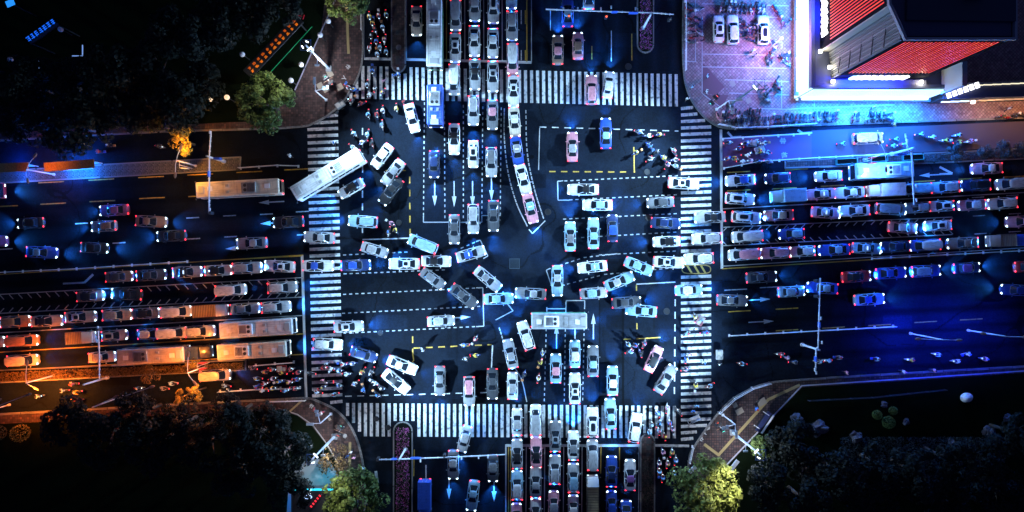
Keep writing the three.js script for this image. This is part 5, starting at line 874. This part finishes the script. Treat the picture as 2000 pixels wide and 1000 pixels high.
// ---------------------------------------------------------------- the glowing building (north-east)
{
  const R = (x, y) => [x / S, y / S];                     // pixels from the picture centre, on the ground
  const t = thing('corner_building', 0, 0, 0, 'dark building with glowing white screen wall and red light strips at the upper right', 'building');
  const wall = std(.05, .055, .065, .8), grey = std(.24, .24, .25, .8), roofM = std(.05, .06, .12, .8);
  const ex = (pts, y0, y1) => slab(pts.map(([x, y]) => [x + 1000, y + 500]), y1 - y0, y0, 0);
  part('podium_wall', ex([[550, -700], [550, -307], [795, -307], [795, -700]], 0, 6.6), wall, t);
  part('podium_roof', ex([[556, -700], [556, -313], [790, -313], [790, -700]], 6.6, 6.68), roofM, t);
  part('parapet', [...strip([[1548, -200], [1548, 191], [1797, 191]], .5, 1.0, 6.5)], std(.12, .14, .2, .6), t);
  // screen wall in panels, west face then south face
  const led = k => glow(.6 * k, .93 * k, 1.02 * k, 1.05, {}), ledM = [1, .97, 1.04].map(led);
  const nW = 14, z0 = -50, z1 = -25.4; for (let i = 0; i < nW; i++) { const L = (z1 - z0) / nW; part('screen_panel', rbox(.24, 6.3, L - .03, .02, 45.62, 4.1, z0 + (i + .5) * L, 1), ledM[i % 3], t); }
  const nS = 9, x0 = 45.75, x1 = 66.3; for (let i = 0; i < nS; i++) { const L = (x1 - x0) / nS; part('screen_panel', rbox(L - .03, 6.3, .24, .02, x0 + (i + .5) * L, 4.1, -25.22, 1), ledM[(i + 1) % 3], t); }
  for (let i = 0; i < 12; i++) part('shop_sign', rbox(.3, .55, 1.75, .03, 45.2, 3.0 + (i % 3) * .1, -48 + i * 1.92, 1), glow(.85, .95, 1, 1.1), t);
  for (let i = 0; i < 10; i++) part('shop_sign', rbox(1.85, .5, .3, .03, 46.8 + i * 2, 3.0 + (i % 2) * .1, -24.85, 1), i > 7 ? glow(1, .85, .2, 1) : glow(.85, .95, 1, 1.1), t);
  part('canopy', [box(.7, .1, 24, 45.2, 2.62, -37.5), box(21, .1, .7, 56, 2.62, -24.85)], std(.1, .1, .12, .6), t);
  // tower
  const A = 565, Ay = -377, Cx = 583, Bx = 589, By = -325, Ex = 753, th = 25.4;
  part('tower_wall', ex([[A, -700], [A, Ay], [Cx, Ay], [Bx, By], [Ex, By], [Ex, -700]], 6.7, th), matte(.012, .013, .018), t);
  part('tower_roof', ex([[A + 4, -700], [A + 4, Ay + -4], [Bx + 4, By - 5], [Ex - 4, By - 5], [Ex - 4, -700]], th, th + .12), roofM, t);
  part('penthouse', ex([[A + 24, -700], [A + 24, -352], [Ex - 2, -350], [Ex - 2, -700]], th, th + .7), std(.03, .035, .06, .7), t);
  for (const [x, z, w, d] of [[60, -34, 2.2, 1.4], [56.5, -36, 1.6, 1.6], [62, -39, 1.2, 2.4], [53, -40, 2, 2]]) { const q = part('roof_plant', [rbox(w, 1.1, d, .05, x - 3, th + 1.25, z + 1.5, 1), cyl(.4, .4, .12, 14, x - 3, th + 1.8, z + 1.5)], std(.1, .11, .13, .7), t); }
  part('tower_parapet', strip([[1000 + A, -200], [1000 + A, 500 + Ay], [1000 + Bx, 500 + By], [1000 + Ex, 500 + By], [1000 + Ex, -200]], .3, .5, th), std(.3, .32, .36, .6), t);
  const stripM = [glow(1, .05, .02, .58), glow(1, .075, .026, .7), glow(1, .035, .018, .5)];
  for (let i = 0; i < 25; i++) { const x = (Bx + 9 + i * 5.85) / S; part('light_strip', box(.15, 14.4 - (i % 5 === 2 ? .3 : 0), .05, x, 17.3, By / S + .035), stripM[i % 3], t); }
  for (let i = 0; i < 22; i++) { const z = (Ay - 8 - i * 5.6) / S; part('light_strip', box(.06, 14.4, .16, A / S - .04, 17.3, z), stripM[i % 3], t); }
  for (let i = 0; i < 13; i++) { const f = (i + .5) / 13, x = (Cx + (Bx - Cx) * f) / S - .1, z = (Ay + (By - Ay) * f) / S; part('louvre', box(.24, 18.2, .19 + (i % 3) * .04, x, 15.9, z, -.11), i % 2 ? grey : std(.15, .155, .16, .8), t); }
  part('return_panel', [box(1.45, 18.4, .16, (A + Cx) / 2 / S, 15.9, Ay / S + .09)], std(.45, .44, .4, .8), t);
  for (let i = 1; i < 6; i++) part('floor_band', box(.12, .12, 4.4, (Cx + 2) / S - .16, 6.8 + i * 3.05, (Ay + By) / 2 / S, -.11), wall, t);
  part('pier', [rbox(.75, 5, 3.6, .03, 66.0, 9, -26.6, 1)], std(.5, .5, .46, .8), t);
  part('roof_ledge', box(14.2, .5, 1.3, 55.9, 6.95, -26.15), std(.16, .17, .25, .6), t);
  // bright illegible letters on both faces
  const lt = glow(1, 1, 1, 2.2);
  for (let i = 0; i < 9; i++) { const x = (Bx + 22 + i * 11.4) / S; part('sign_letter', [rbox(.82, 1.5, .22, .06, x, 9.2, By / S + .5, 1), box(.25, .25, .2, x + rr(-.3, .3), 10.05 + rr(0, .1), By / S + .5), box(.35, .2, .2, x + rr(-.3, .3), 8.38, By / S + .5)], i === 0 ? glow(.5, .9, 1, 2) : lt, t); }
  for (let i = 0; i < 7; i++) { const z = (Ay - 22 - i * 12.2) / S; part('sign_letter', [rbox(.22, 1.5, .85, .06, A / S - .5, 9.2, z, 1), box(.2, .25, .3, A / S - .5, 10.05, z + rr(-.3, .3)), box(.2, .2, .35, A / S - .5, 8.38, z + rr(-.3, .3))], lt, t); }
  for (const [x, y] of [[566, -379], [583, -350], [589, -324], [750, -323]]) { const p = R(x, y); part('floodlight', rbox(.55, .4, .55, .08, p[0] - .25, 7.2, p[1] + .45, 1), glow(1, .97, .85, 3), t); point(0xfff0d0, 9, [p[0] - .45, 7.85, p[1] + .7], 14); }
  // light thrown by the screen walls and the letters
  const ra = (c, I, w, h, p, q) => { const l = new THREE.RectAreaLight(c, I, w, h); l.name = 'screen_glow'; l.position.set(...p); l.lookAt(...q); scene.add(l); };
  ra(0x1a8cff, 40, 24, 5.8, [45.44, 4.1, -37.6], [0, 4.1, -37.6]); ra(0x1a80ff, 95, 20, 5.8, [56, 4.1, -25.04], [56, 4.1, 20]);
  ra(0x1030ff, 130, 8.5, 1.2, [53.5, 9.0, By / S + .75], [53.5, -4, -22]); ra(0x1030ff, 110, 1.2, 7, [A / S - .75, 9.0, (Ay - 60) / S], [A / S - 5, -4, (Ay - 60) / S]);
  // annex with lit edges and a slanting sign
  const an = thing('shop_annex', 0, 0, 0, 'low dark shop building with two glowing roof edges at the right edge', 'building');
  part('wall', ex([[812, -297], [812, -318], [1090, -330], [1090, -305]], 0, 4.6), wall, an); part('roof', ex([[806, -294], [806, -322], [1096, -334], [1096, -302]], 4.6, 4.75), roofM, an);
  const n = 16; for (let i = 0; i < n; i++) { const x = (820 + i * 17) / S; part('edge_light', [box(1.35, .14, .14, x, 4.9, (-316.5 - i * .75) / S)], glow(1, .9, .62, .95), an); part('shop_sign', [box(1.35, .5, .12, x, 3.6, (-291 - i * .7) / S)], i < 3 ? glow(.7, .9, 1, 1.4) : glow(.75, .48, .3, .4), an); }
  for (let i = 0; i < 6; i++) part('sign_letter', rbox(.62, .2, .9, .05, 0, 0, 0, 1).rotateY(.3).translate(67.9 + i * .86, 4.95 + i * .03, -25.0 - i * .3), lt, an);
  part('floodlight', rbox(.5, .5, .5, .1, 71.9, 4.6, -24.0, 1), glow(1, .95, .9, 3), an); point(0xffd0a0, 60, [75.5, 4.6, -22.6], 14); point(0xffb070, 60, [82, 4.6, -23], 14); point(0x2060ff, 60, [68.5, 5.2, -23.2], 14);
}
point(0xf4a8d8, 270, [41.5, 6.0, -33.5], 40); // lamp standing on the plaza
{ const t = thing('plaza_lamp', 41.5, -33.5, 0, 'short globe lamp among the scooters on the pink plaza', 'lamp'); part('pole', bar([0, .13, 0], [0, 5.7, 0], .09, .06), M.pole, t); part('lamp_globe', new THREE.SphereGeometry(.22, 14, 10).translate(0, 6.0, 0), glow(1, .8, .8, 3), t); }

// ---------------------------------------------------------------- signs in the dark
{ const P = (px, py, h) => baseOf(px, py, h);
  const a = P(486, 140, 5), b = P(580, 40, 5), L = Math.hypot(b[0] - a[0], b[1] - a[1]), t = thing('scrolling_sign', (a[0] + b[0]) / 2, (a[1] + b[1]) / 2, -Math.atan2(b[1] - a[1], b[0] - a[0]), 'long dark sign with two rows of orange glowing characters at the upper left', 'sign');
  part('casing', rbox(L + 1, .2, 1.8, .05, 0, 4.8, 0, 1), M.black, t); const om = [glow(1, .16, .004, .45), glow(1, .22, .008, .6)];
  for (let r = 0; r < 2; r++) for (let i = 0; i < 11; i++) { const x = -L / 2 + (i + .5) * L / 11, g = []; for (let k = 0; k < 3; k++) g.push(box(rr(.25, .6), .05, .06, x + rr(-.06, .06), 4.93 + k * .001, (r ? .32 : -.32) - .14 + k * .14)); g.push(box(.07, .05, .3, x + rr(-.25, .25), 4.936, r ? .32 : -.32)); part('sign_character', g, om[r], t); }
  part('leg', [bar([-L / 2, 0, 0], [-L / 2, 4.7, 0], .12), bar([L / 2, 0, 0], [L / 2, 4.7, 0], .12)], M.dark, t); part('end_light', [box(.08, .1, .9, L / 2 + .8, 4.9, -.3, .5), box(.7, .1, .08, L / 2 + 1.1, 4.9, .35, .5)], glow(.5, .01, .03, .3), t);
  const q = P(52, 79, 6), w = P(107, 40, 6), LL = Math.hypot(w[0] - q[0], w[1] - q[1]), u = thing('rooftop_sign', (q[0] + w[0]) / 2, (q[1] + w[1]) / 2, -Math.atan2(w[1] - q[1], w[0] - q[0]), 'blue glowing characters on a bar at the far upper left', 'sign');
  part('casing', rbox(LL, .2, .5, .05, 0, 5.6, .5, 1), M.black, u); const bm = glow(.01, .15, 1, .8); for (let i = 0; i < 7; i++) { const x = -LL / 2 + (i + .5) * LL / 7, g = []; for (let k = 0; k < 3; k++) g.push(box(rr(.3, .6), .06, .1, x, 6 + k * .001, -.35 + k * .3)); g.push(box(.1, .06, .8, x + rr(-.2, .2), 6.005, 0)); part('sign_character', g, bm, u); } part('leg', [bar([-LL / 2 + .2, 0, .5], [-LL / 2 + .2, 5.6, .5], .1), bar([LL / 2 - .2, 0, .5], [LL / 2 - .2, 5.6, .5], .1)], M.dark, u);
  const e = P(20, 6, 6), v = thing('glowing_panel', e[0], e[1], .4, 'blue glowing panel at the very top left corner', 'sign'); part('light_panel', rbox(1.3, .1, 1.0, .04, 0, 6, 0, 1), glow(.02, .3, 1, .8), v); part('post', bar([0, 0, 0], [0, 5.95, 0], .1), M.dark, v);
  const s = thing('green_light_line', gx(560), gz(103), 0, 'thin green light line along the dark strip at the upper left', 'light strip'); const [c0, c1] = [G([520, 153]), G([611, 53])]; const n = 8; for (let i = 0; i < n; i++) { const A = [c0[0] + (c1[0] - c0[0]) * i / n, c0[1] + (c1[1] - c0[1]) * i / n], B = [c0[0] + (c1[0] - c0[0]) * (i + .97) / n, c0[1] + (c1[1] - c0[1]) * (i + .97) / n]; part('light_tube', bar([A[0] - gx(560), .35, A[1] - gz(103)], [B[0] - gx(560), .35, B[1] - gz(103)], .05, .05, 6), glow(.0, .3, .1, .35), s); }
  for (const [x, y, l] of [[178, 117, 'right corner frame glowing pale blue in the dark park'], [95, 145, 'left corner frame glowing blue in the dark park']]) { const k = thing('lit_frame', gx(x), gz(y), 0, l, 'light strip'); part('light_tube', [box(1.7, .1, .12, -.8, 2.2, 0), box(.12, .1, 1.7, 0, 2.2, -.9)], glow(.25, .45, 1, .6), k); part('post', bar([0, 0, 0], [0, 2.15, 0], .07), M.dark, k); }
  // cyan lit shop roof in the south-west
  const c = thing('corner_kiosk', gx(632), gz(975), 0, 'flat roofed kiosk with cyan lit forecourt at the lower left corner', 'kiosk'); part('wall', box(7.4, 2.9, 7, -.3, 1.55, 1.2), wallK(), c); part('roof', rbox(7.9, .2, 7.3, .04, -.3, 3.1, 1.2, 1), std(.015, .016, .02, .8), c); part('fascia_light', box(6.4, .5, .12, -.6, 2.5, -2.42), glow(.02, .75, .9, 1.0), c); part('fascia_light', box(.12, .5, 5.2, -4.12, 2.5, .4), glow(.02, .75, .9, 1.0), c);
  point(0x10c8f0, 6, [gx(632) - .5, 1.9, gz(975) - 3.3], 30); point(0x10b0f0, 8, [gx(632) + 1.6, 2.0, gz(975) - 4.5], 30); point(0x1080ff, 10, [gx(632) - 4.9, 1.9, gz(975) + .4], 30);
  const o = part('oval_sign', [new THREE.TorusGeometry(.5, .07, 6, 18).rotateX(Math.PI / 2).scale(1.2, 1, .55).translate(-1.5, 3.5, -1.6)], glow(.45, .6, 1, 1.2), c); const rg = []; for (let i = 0; i < 5; i++) rg.push(box(.22, .08, .34, -1.0 + i * .34, 3.45, -.1 - i * .42, .8)); part('red_sign', rg, glow(1, .03, .05, .9), c);
  part('banner_light', [box(.12, .08, 1.2, -1.35, 3.3, -2.4, -.25), box(.12, .08, 1.0, -1.15, 3.3, -2.3, -.25)], glow(.8, .92, 1, 1.0), c);
}
function wallK() { return std(.05, .055, .06, .8); }

// ---------------------------------------------------------------- trees, shrubs and beds
function leaves(n, place, size, tint, lean = .9) {       // little bent leaf sprays, vertex coloured
  const pos = new Float32Array(n * 12), col = new Float32Array(n * 12), nor = new Float32Array(n * 12), idx = [], uv = new Float32Array(n * 8); const v = new THREE.Vector3(), a = new THREE.Vector3(), b = new THREE.Vector3(), nn = new THREE.Vector3();
  for (let i = 0; i < n; i++) {
    const p = place(); nn.set(rr(-1, 1), rr(-.2, 1.1), rr(-1, 1)).add(v.set(...p[1]).multiplyScalar(lean)).normalize(); a.set(rr(-1, 1), rr(-1, 1), rr(-1, 1)).cross(nn).normalize(); b.copy(nn).cross(a);
    const s = size * rr(.6, 1.3), w = s * rr(.45, .7), t = tint(); [[-s, 0, 0], [-.1 * s, w, .18 * s], [s, 0, -.1 * s], [-.1 * s, -w, .18 * s]].forEach(([x, y, z], k) => { const o = i * 12 + k * 3; pos[o] = p[0][0] + a.x * x + b.x * y + nn.x * z; pos[o + 1] = p[0][1] + a.y * x + b.y * y + nn.y * z; pos[o + 2] = p[0][2] + a.z * x + b.z * y + nn.z * z; nor.set([nn.x, nn.y, nn.z], o); col.set(t, o); });
    idx.push(i * 4, i * 4 + 3, i * 4 + 1, i * 4 + 1, i * 4 + 3, i * 4 + 2);
  }
  const g = new THREE.BufferGeometry(); g.setAttribute('position', new THREE.BufferAttribute(pos, 3)); g.setAttribute('normal', new THREE.BufferAttribute(nor, 3)); g.setAttribute('color', new THREE.BufferAttribute(col, 3)); g.setAttribute('uv', new THREE.BufferAttribute(uv, 2)); g.setIndex(idx); return g;
}
const leafM = (r = .6) => { const m = new THREE.MeshPhysicalMaterial({ vertexColors: true, side: THREE.DoubleSide, roughness: r, transmission: .3, thickness: 0, specularIntensity: .4 }); return m; };
const LEAF = leafM(.75), bark = std(.06, .045, .035, .9);
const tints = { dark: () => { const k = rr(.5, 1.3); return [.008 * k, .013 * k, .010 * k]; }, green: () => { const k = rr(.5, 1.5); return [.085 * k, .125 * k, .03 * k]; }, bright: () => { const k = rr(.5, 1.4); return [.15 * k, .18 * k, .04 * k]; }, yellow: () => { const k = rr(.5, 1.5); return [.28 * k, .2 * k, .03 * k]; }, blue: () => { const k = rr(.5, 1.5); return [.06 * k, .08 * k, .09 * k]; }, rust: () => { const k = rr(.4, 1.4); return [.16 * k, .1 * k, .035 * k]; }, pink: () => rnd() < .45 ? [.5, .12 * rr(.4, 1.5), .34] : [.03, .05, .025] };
function crownGeo(n, tint, size = .26, flatK = .72, lobes = 26) {          // unit-radius crown about (0,0,0)
  const L = []; for (let i = 0; i < lobes; i++) { const t = rr(0, 6.283), u = Math.sqrt(rnd()), r = u * .78, y = (1 - u * u * .9) * rr(-.1, .75); L.push([Math.cos(t) * r, y * flatK, Math.sin(t) * r, lobes > 40 ? rr(.12, .24) : rr(.17, .36)]); }
  return leaves(n, () => { const l = pick(L), z = rr(-.45, 1), t = rr(0, 6.283), q = Math.sqrt(1 - z * z), k = rr(.72, 1.06), d = [q * Math.cos(t), z, q * Math.sin(t)]; return [[l[0] + d[0] * l[3] * k, l[1] + d[1] * l[3] * k * .8, l[2] + d[2] * l[3] * k], d]; }, size, tint);
}
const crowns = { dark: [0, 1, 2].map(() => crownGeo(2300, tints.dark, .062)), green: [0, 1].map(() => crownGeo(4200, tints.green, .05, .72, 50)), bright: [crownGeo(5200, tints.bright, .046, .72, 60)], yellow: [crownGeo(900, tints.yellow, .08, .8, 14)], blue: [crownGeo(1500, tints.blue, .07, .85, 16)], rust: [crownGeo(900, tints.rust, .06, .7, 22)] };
function tree(kind, px, py, rPx, h, label, group) {
  const r = rPx / S, cy = h - r * .55, [x, z] = baseOf(px, py, cy), t = thing(kind === 'yellow' || kind === 'blue' ? 'small_tree' : 'broadleaf_tree', x, z, rr(0, 6.28), label, 'tree', group);
  part('trunk', bar([0, 0, 0], [rr(-.2, .2), cy - r * .1, rr(-.2, .2)], r * .065 + .06, r * .035 + .03, 9), bark, t);
  const lb = []; for (let i = 0; i < 6; i++) { const a = i * 1.05 + rr(-.3, .3), b = rr(.45, .7) * r; lb.push(bar([0, cy - r * rr(.35, .6), 0], [Math.cos(a) * b, cy + r * rr(.0, .35), Math.sin(a) * b], r * .03 + .03, .02, 6)); } part('limb', lb, bark, t);
  const c = part('crown', pick(crowns[kind]), LEAF, t); c.position.y = cy; c.scale.set(r, r * .95, r); c.rotation.y = rr(0, 6.28);
}
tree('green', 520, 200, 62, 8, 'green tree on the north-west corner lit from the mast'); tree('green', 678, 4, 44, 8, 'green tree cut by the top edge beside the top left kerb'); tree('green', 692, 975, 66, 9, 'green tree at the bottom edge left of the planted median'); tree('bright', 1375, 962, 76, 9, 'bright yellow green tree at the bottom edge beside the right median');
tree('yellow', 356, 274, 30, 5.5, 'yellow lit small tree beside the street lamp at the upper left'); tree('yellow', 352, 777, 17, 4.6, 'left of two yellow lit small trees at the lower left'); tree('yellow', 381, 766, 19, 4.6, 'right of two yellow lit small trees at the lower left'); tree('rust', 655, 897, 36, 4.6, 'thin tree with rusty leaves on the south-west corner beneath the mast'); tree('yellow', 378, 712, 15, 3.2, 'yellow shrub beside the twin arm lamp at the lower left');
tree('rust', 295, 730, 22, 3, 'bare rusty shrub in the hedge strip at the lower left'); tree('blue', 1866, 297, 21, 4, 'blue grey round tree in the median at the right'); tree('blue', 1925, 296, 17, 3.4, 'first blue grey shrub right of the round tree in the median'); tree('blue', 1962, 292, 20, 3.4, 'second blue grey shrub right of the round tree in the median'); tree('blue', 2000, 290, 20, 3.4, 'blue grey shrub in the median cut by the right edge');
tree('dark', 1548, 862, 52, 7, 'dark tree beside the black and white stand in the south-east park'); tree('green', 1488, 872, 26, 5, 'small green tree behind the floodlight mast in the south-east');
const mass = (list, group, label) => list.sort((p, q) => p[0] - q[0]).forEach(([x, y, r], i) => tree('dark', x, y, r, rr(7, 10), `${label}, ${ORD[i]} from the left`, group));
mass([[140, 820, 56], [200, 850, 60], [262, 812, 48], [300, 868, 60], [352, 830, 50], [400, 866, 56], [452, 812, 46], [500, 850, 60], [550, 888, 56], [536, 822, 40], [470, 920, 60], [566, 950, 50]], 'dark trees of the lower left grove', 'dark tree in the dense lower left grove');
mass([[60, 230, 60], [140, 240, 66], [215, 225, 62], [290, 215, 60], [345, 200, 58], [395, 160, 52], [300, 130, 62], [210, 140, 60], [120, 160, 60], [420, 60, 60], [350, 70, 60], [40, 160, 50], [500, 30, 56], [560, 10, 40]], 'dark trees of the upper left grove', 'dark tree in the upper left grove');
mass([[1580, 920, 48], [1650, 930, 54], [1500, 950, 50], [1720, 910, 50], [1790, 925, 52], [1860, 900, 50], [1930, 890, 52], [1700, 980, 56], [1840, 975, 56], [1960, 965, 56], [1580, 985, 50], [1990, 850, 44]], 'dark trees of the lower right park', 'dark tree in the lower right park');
const small = (px, py, rPx, h, label, tint, name = 'round_shrub') => { const r = rPx / S, [x, z] = G([px, py]), t = thing(name, x, z, 0, label, 'shrub'); part('stem', bar([0, 0, 0], [0, h * .6, 0], .05, .04), bark, t); const g = leaves(700, () => { const y = rr(-1, 1), a = rr(0, 6.283), q = Math.sqrt(1 - y * y), d = [q * Math.cos(a), y, q * Math.sin(a)], k = r * rr(.9, 1.02); return [[d[0] * k, h * .5 + r * .3 + d[1] * k, d[2] * k], d]; }, .09, tints[tint]); part('foliage', g, LEAF, t); };
small(1708, 808, 9, 1.2, 'left clipped round shrub of the park trio', 'green'); small(1739, 800, 8, 1.2, 'right clipped round shrub of the park trio', 'green'); small(1729, 822, 12, 1.4, 'largest clipped round shrub of the park trio', 'green'); small(50, 842, 17, 1.6, 'orange lit clipped round shrub at the lower left edge', 'yellow'); small(6, 842, 15, 1.6, 'clipped round shrub cut by the left edge at the bottom', 'rust');
// beds
const bed = (parent, name, x0, x1, y0, y1, n, h, tint, size = .11) => tag(part(name, leaves(n, () => [[gx(rr(x0, x1)), .16 + rr(0, h), gz(rr(y0, y1))], [0, 1, 0]], size, tints[tint]), LEAF, parent), null, null, null, 'stuff');
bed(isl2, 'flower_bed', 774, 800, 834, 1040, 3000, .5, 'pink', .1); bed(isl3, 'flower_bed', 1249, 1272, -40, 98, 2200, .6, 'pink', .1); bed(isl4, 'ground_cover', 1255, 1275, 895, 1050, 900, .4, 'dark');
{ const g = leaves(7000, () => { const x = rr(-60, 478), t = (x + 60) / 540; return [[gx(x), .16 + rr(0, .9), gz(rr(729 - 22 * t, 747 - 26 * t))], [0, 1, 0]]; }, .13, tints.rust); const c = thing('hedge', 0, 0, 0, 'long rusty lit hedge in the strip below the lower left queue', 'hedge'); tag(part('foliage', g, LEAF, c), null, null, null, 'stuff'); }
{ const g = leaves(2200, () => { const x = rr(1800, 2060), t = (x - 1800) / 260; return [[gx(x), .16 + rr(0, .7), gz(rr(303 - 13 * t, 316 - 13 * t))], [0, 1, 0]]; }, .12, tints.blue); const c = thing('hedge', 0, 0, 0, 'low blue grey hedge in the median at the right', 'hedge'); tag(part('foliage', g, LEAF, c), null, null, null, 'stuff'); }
{ const g = leaves(9000, () => [[gx(rr(1640, 1960)), .15 + rr(0, .6), gz(rr(852, 950))], [0, 1, 0]], .14, tints.blue); tag(tag(part('ground_cover', g, LEAF), 'low dark ground cover in the lower right park', 'plants'), null, null, null, 'stuff'); }
// rocks and the round white sculpture in the park
function rock(px, py, rPx, label, sx = 1, a = 0) { const r = rPx / S, g = mergeVertices(new THREE.IcosahedronGeometry(1, 4).deleteAttribute('normal').deleteAttribute('uv'), 1e-4), p = g.attributes.position; for (let i = 0; i < p.count; i++) { const x = p.getX(i), y = p.getY(i), z = p.getZ(i), k = .35 + 1.25 * fbm(x * 1.9 + px, y * 2.2 + z * 2.6 + 9, 4); p.setXYZ(i, x * k * r * sx, y * k * r * .8, z * k * r); } g.computeVertexNormals(); g.setAttribute('uv', new THREE.BufferAttribute(new Float32Array(p.count * 2), 2)); const m = part('park_rock', toCreasedNormals(g, .35), std(.1, .09, .11, .95)); m.position.set(gx(px), .2, gz(py)); m.rotation.y = a; tag(m, label, 'rock'); }
rock(1596, 836, 16, 'pale craggy rock left of centre in the lower right park', 1.2, .5); rock(1669, 853, 13, 'pale rock right of the craggy one in the lower right park', 1, .3); rock(1930, 842, 13, 'pale rock near the right edge of the park', 1, 1); rock(1857, 866, 11, 'narrow pale rock in the lower right park', .7, .6); rock(1554, 820, 12, 'pale rock nearest the black and white stand', 1.1, -.5); rock(1767, 823, 7, 'small pale stone beside the clipped shrubs'); rock(1726, 790, 7, 'small pale stone above the clipped shrubs'); rock(1965, 815, 8, 'small pale stone at the right edge of the park');
{ const t = thing('round_sculpture', gx(1880), gz(774), .4, 'round white sculpture alone in the dark park at the right', 'sculpture'); part('body', new THREE.SphereGeometry(.85, 20, 14).scale(1.1, .95, .9).translate(0, .95, 0), M.white, t); part('upper_ball', new THREE.SphereGeometry(.55, 18, 12).translate(-.55, 1.7, -.25), M.white, t); part('foot', [new THREE.SphereGeometry(.25, 10, 8).translate(.75, .35, .5), new THREE.SphereGeometry(.25, 10, 8).translate(.1, .35, .8)], M.white, t); part('band', new THREE.TorusGeometry(.72, .08, 6, 22).rotateX(1.2).translate(0, 1.1, 0), M.dark, t); }
{ const t = thing('litter_bin', gx(1356), gz(816), .4, 'small tricycle cart at the right crossing kerb', 'cart'); t.name = 'hand_cart'; part('tray', [box(1.6, .08, .8, 0, .55, 0), box(1.6, .3, .05, 0, .72, .4), box(1.6, .3, .05, 0, .72, -.4)], M.metal, t); for (const s of [.45, -.45]) { const w = part('wheel', scG.tyre, M.rubber, t); w.position.set(.2, .25, s); } part('handle', tube([[-.8, .6, .3], [-1.3, .95, .3], [-1.3, .95, -.3], [-.8, .6, -.3]], .025), M.metal, t); }
for (const [x, y, d, c, l] of [[560, 718, -3, 'red', 'red cargo tricycle in the scooter crowd at the lower left'], [1458, 282, 177, 'pale blue', 'pale blue cargo tricycle at the top of the purple bike lane'], [1474, 296, 160, 'white', 'white cargo tricycle tilted in the purple bike lane'], [1362, 631, 120, 'pink', 'pink cargo tricycle on the lower right crossing'], [672, 203, -35, 'grey', 'grey cargo tricycle beside the north-west kerb'], [1402, 698, 90, 'white', 'white cargo tricycle right of the lower right crossing']]) {
  const t = thing('cargo_tricycle', gx(x), gz(y), -d * D, l, 'tricycle'), pm = paintM(c); part('cargo_bed', [box(1.5, .08, 1.0, -.55, .6, 0), box(1.5, .35, .05, -.55, .8, .5), box(1.5, .35, .05, -.55, .8, -.5), box(.05, .35, 1, -1.3, .8, 0), box(.05, .35, 1, .2, .8, 0)], pm, t); part('cargo', [rbox(.7, .5, .8, .05, -.85, .9, 0, 1), rbox(.5, .35, .6, .05, -.15, .83, .1, 1)], std(.45, .42, .38, .8), t);
  part('frame', [bar([.2, .5, 0], [.85, .5, 0], .05), bar([1.15, .28, 0], [.95, 1.0, 0], .035)], M.dark, t); part('seat', rbox(.45, .14, .32, .05, .5, .72, 0, 1), M.dark, t); part('handlebar', tube([[.85, 1.05, .33], [.95, 1.05, 0], [.85, 1.05, -.33]], .02), M.metal, t); part('headlight', new THREE.SphereGeometry(.09, 10, 8).translate(1.05, .85, 0), M.head, t); for (const [wx, wz] of [[1.15, 0], [-.6, .6], [-.6, -.6]]) { const w = part('wheel', scG.tyre, M.rubber, t); w.position.set(wx, .245, wz); }
}
scene.traverse(o => { if (o.isMesh) { o.castShadow = true; o.receiveShadow = true; } });
camera.far = 3000; camera.updateProjectionMatrix();
renderer.render(scene, camera);
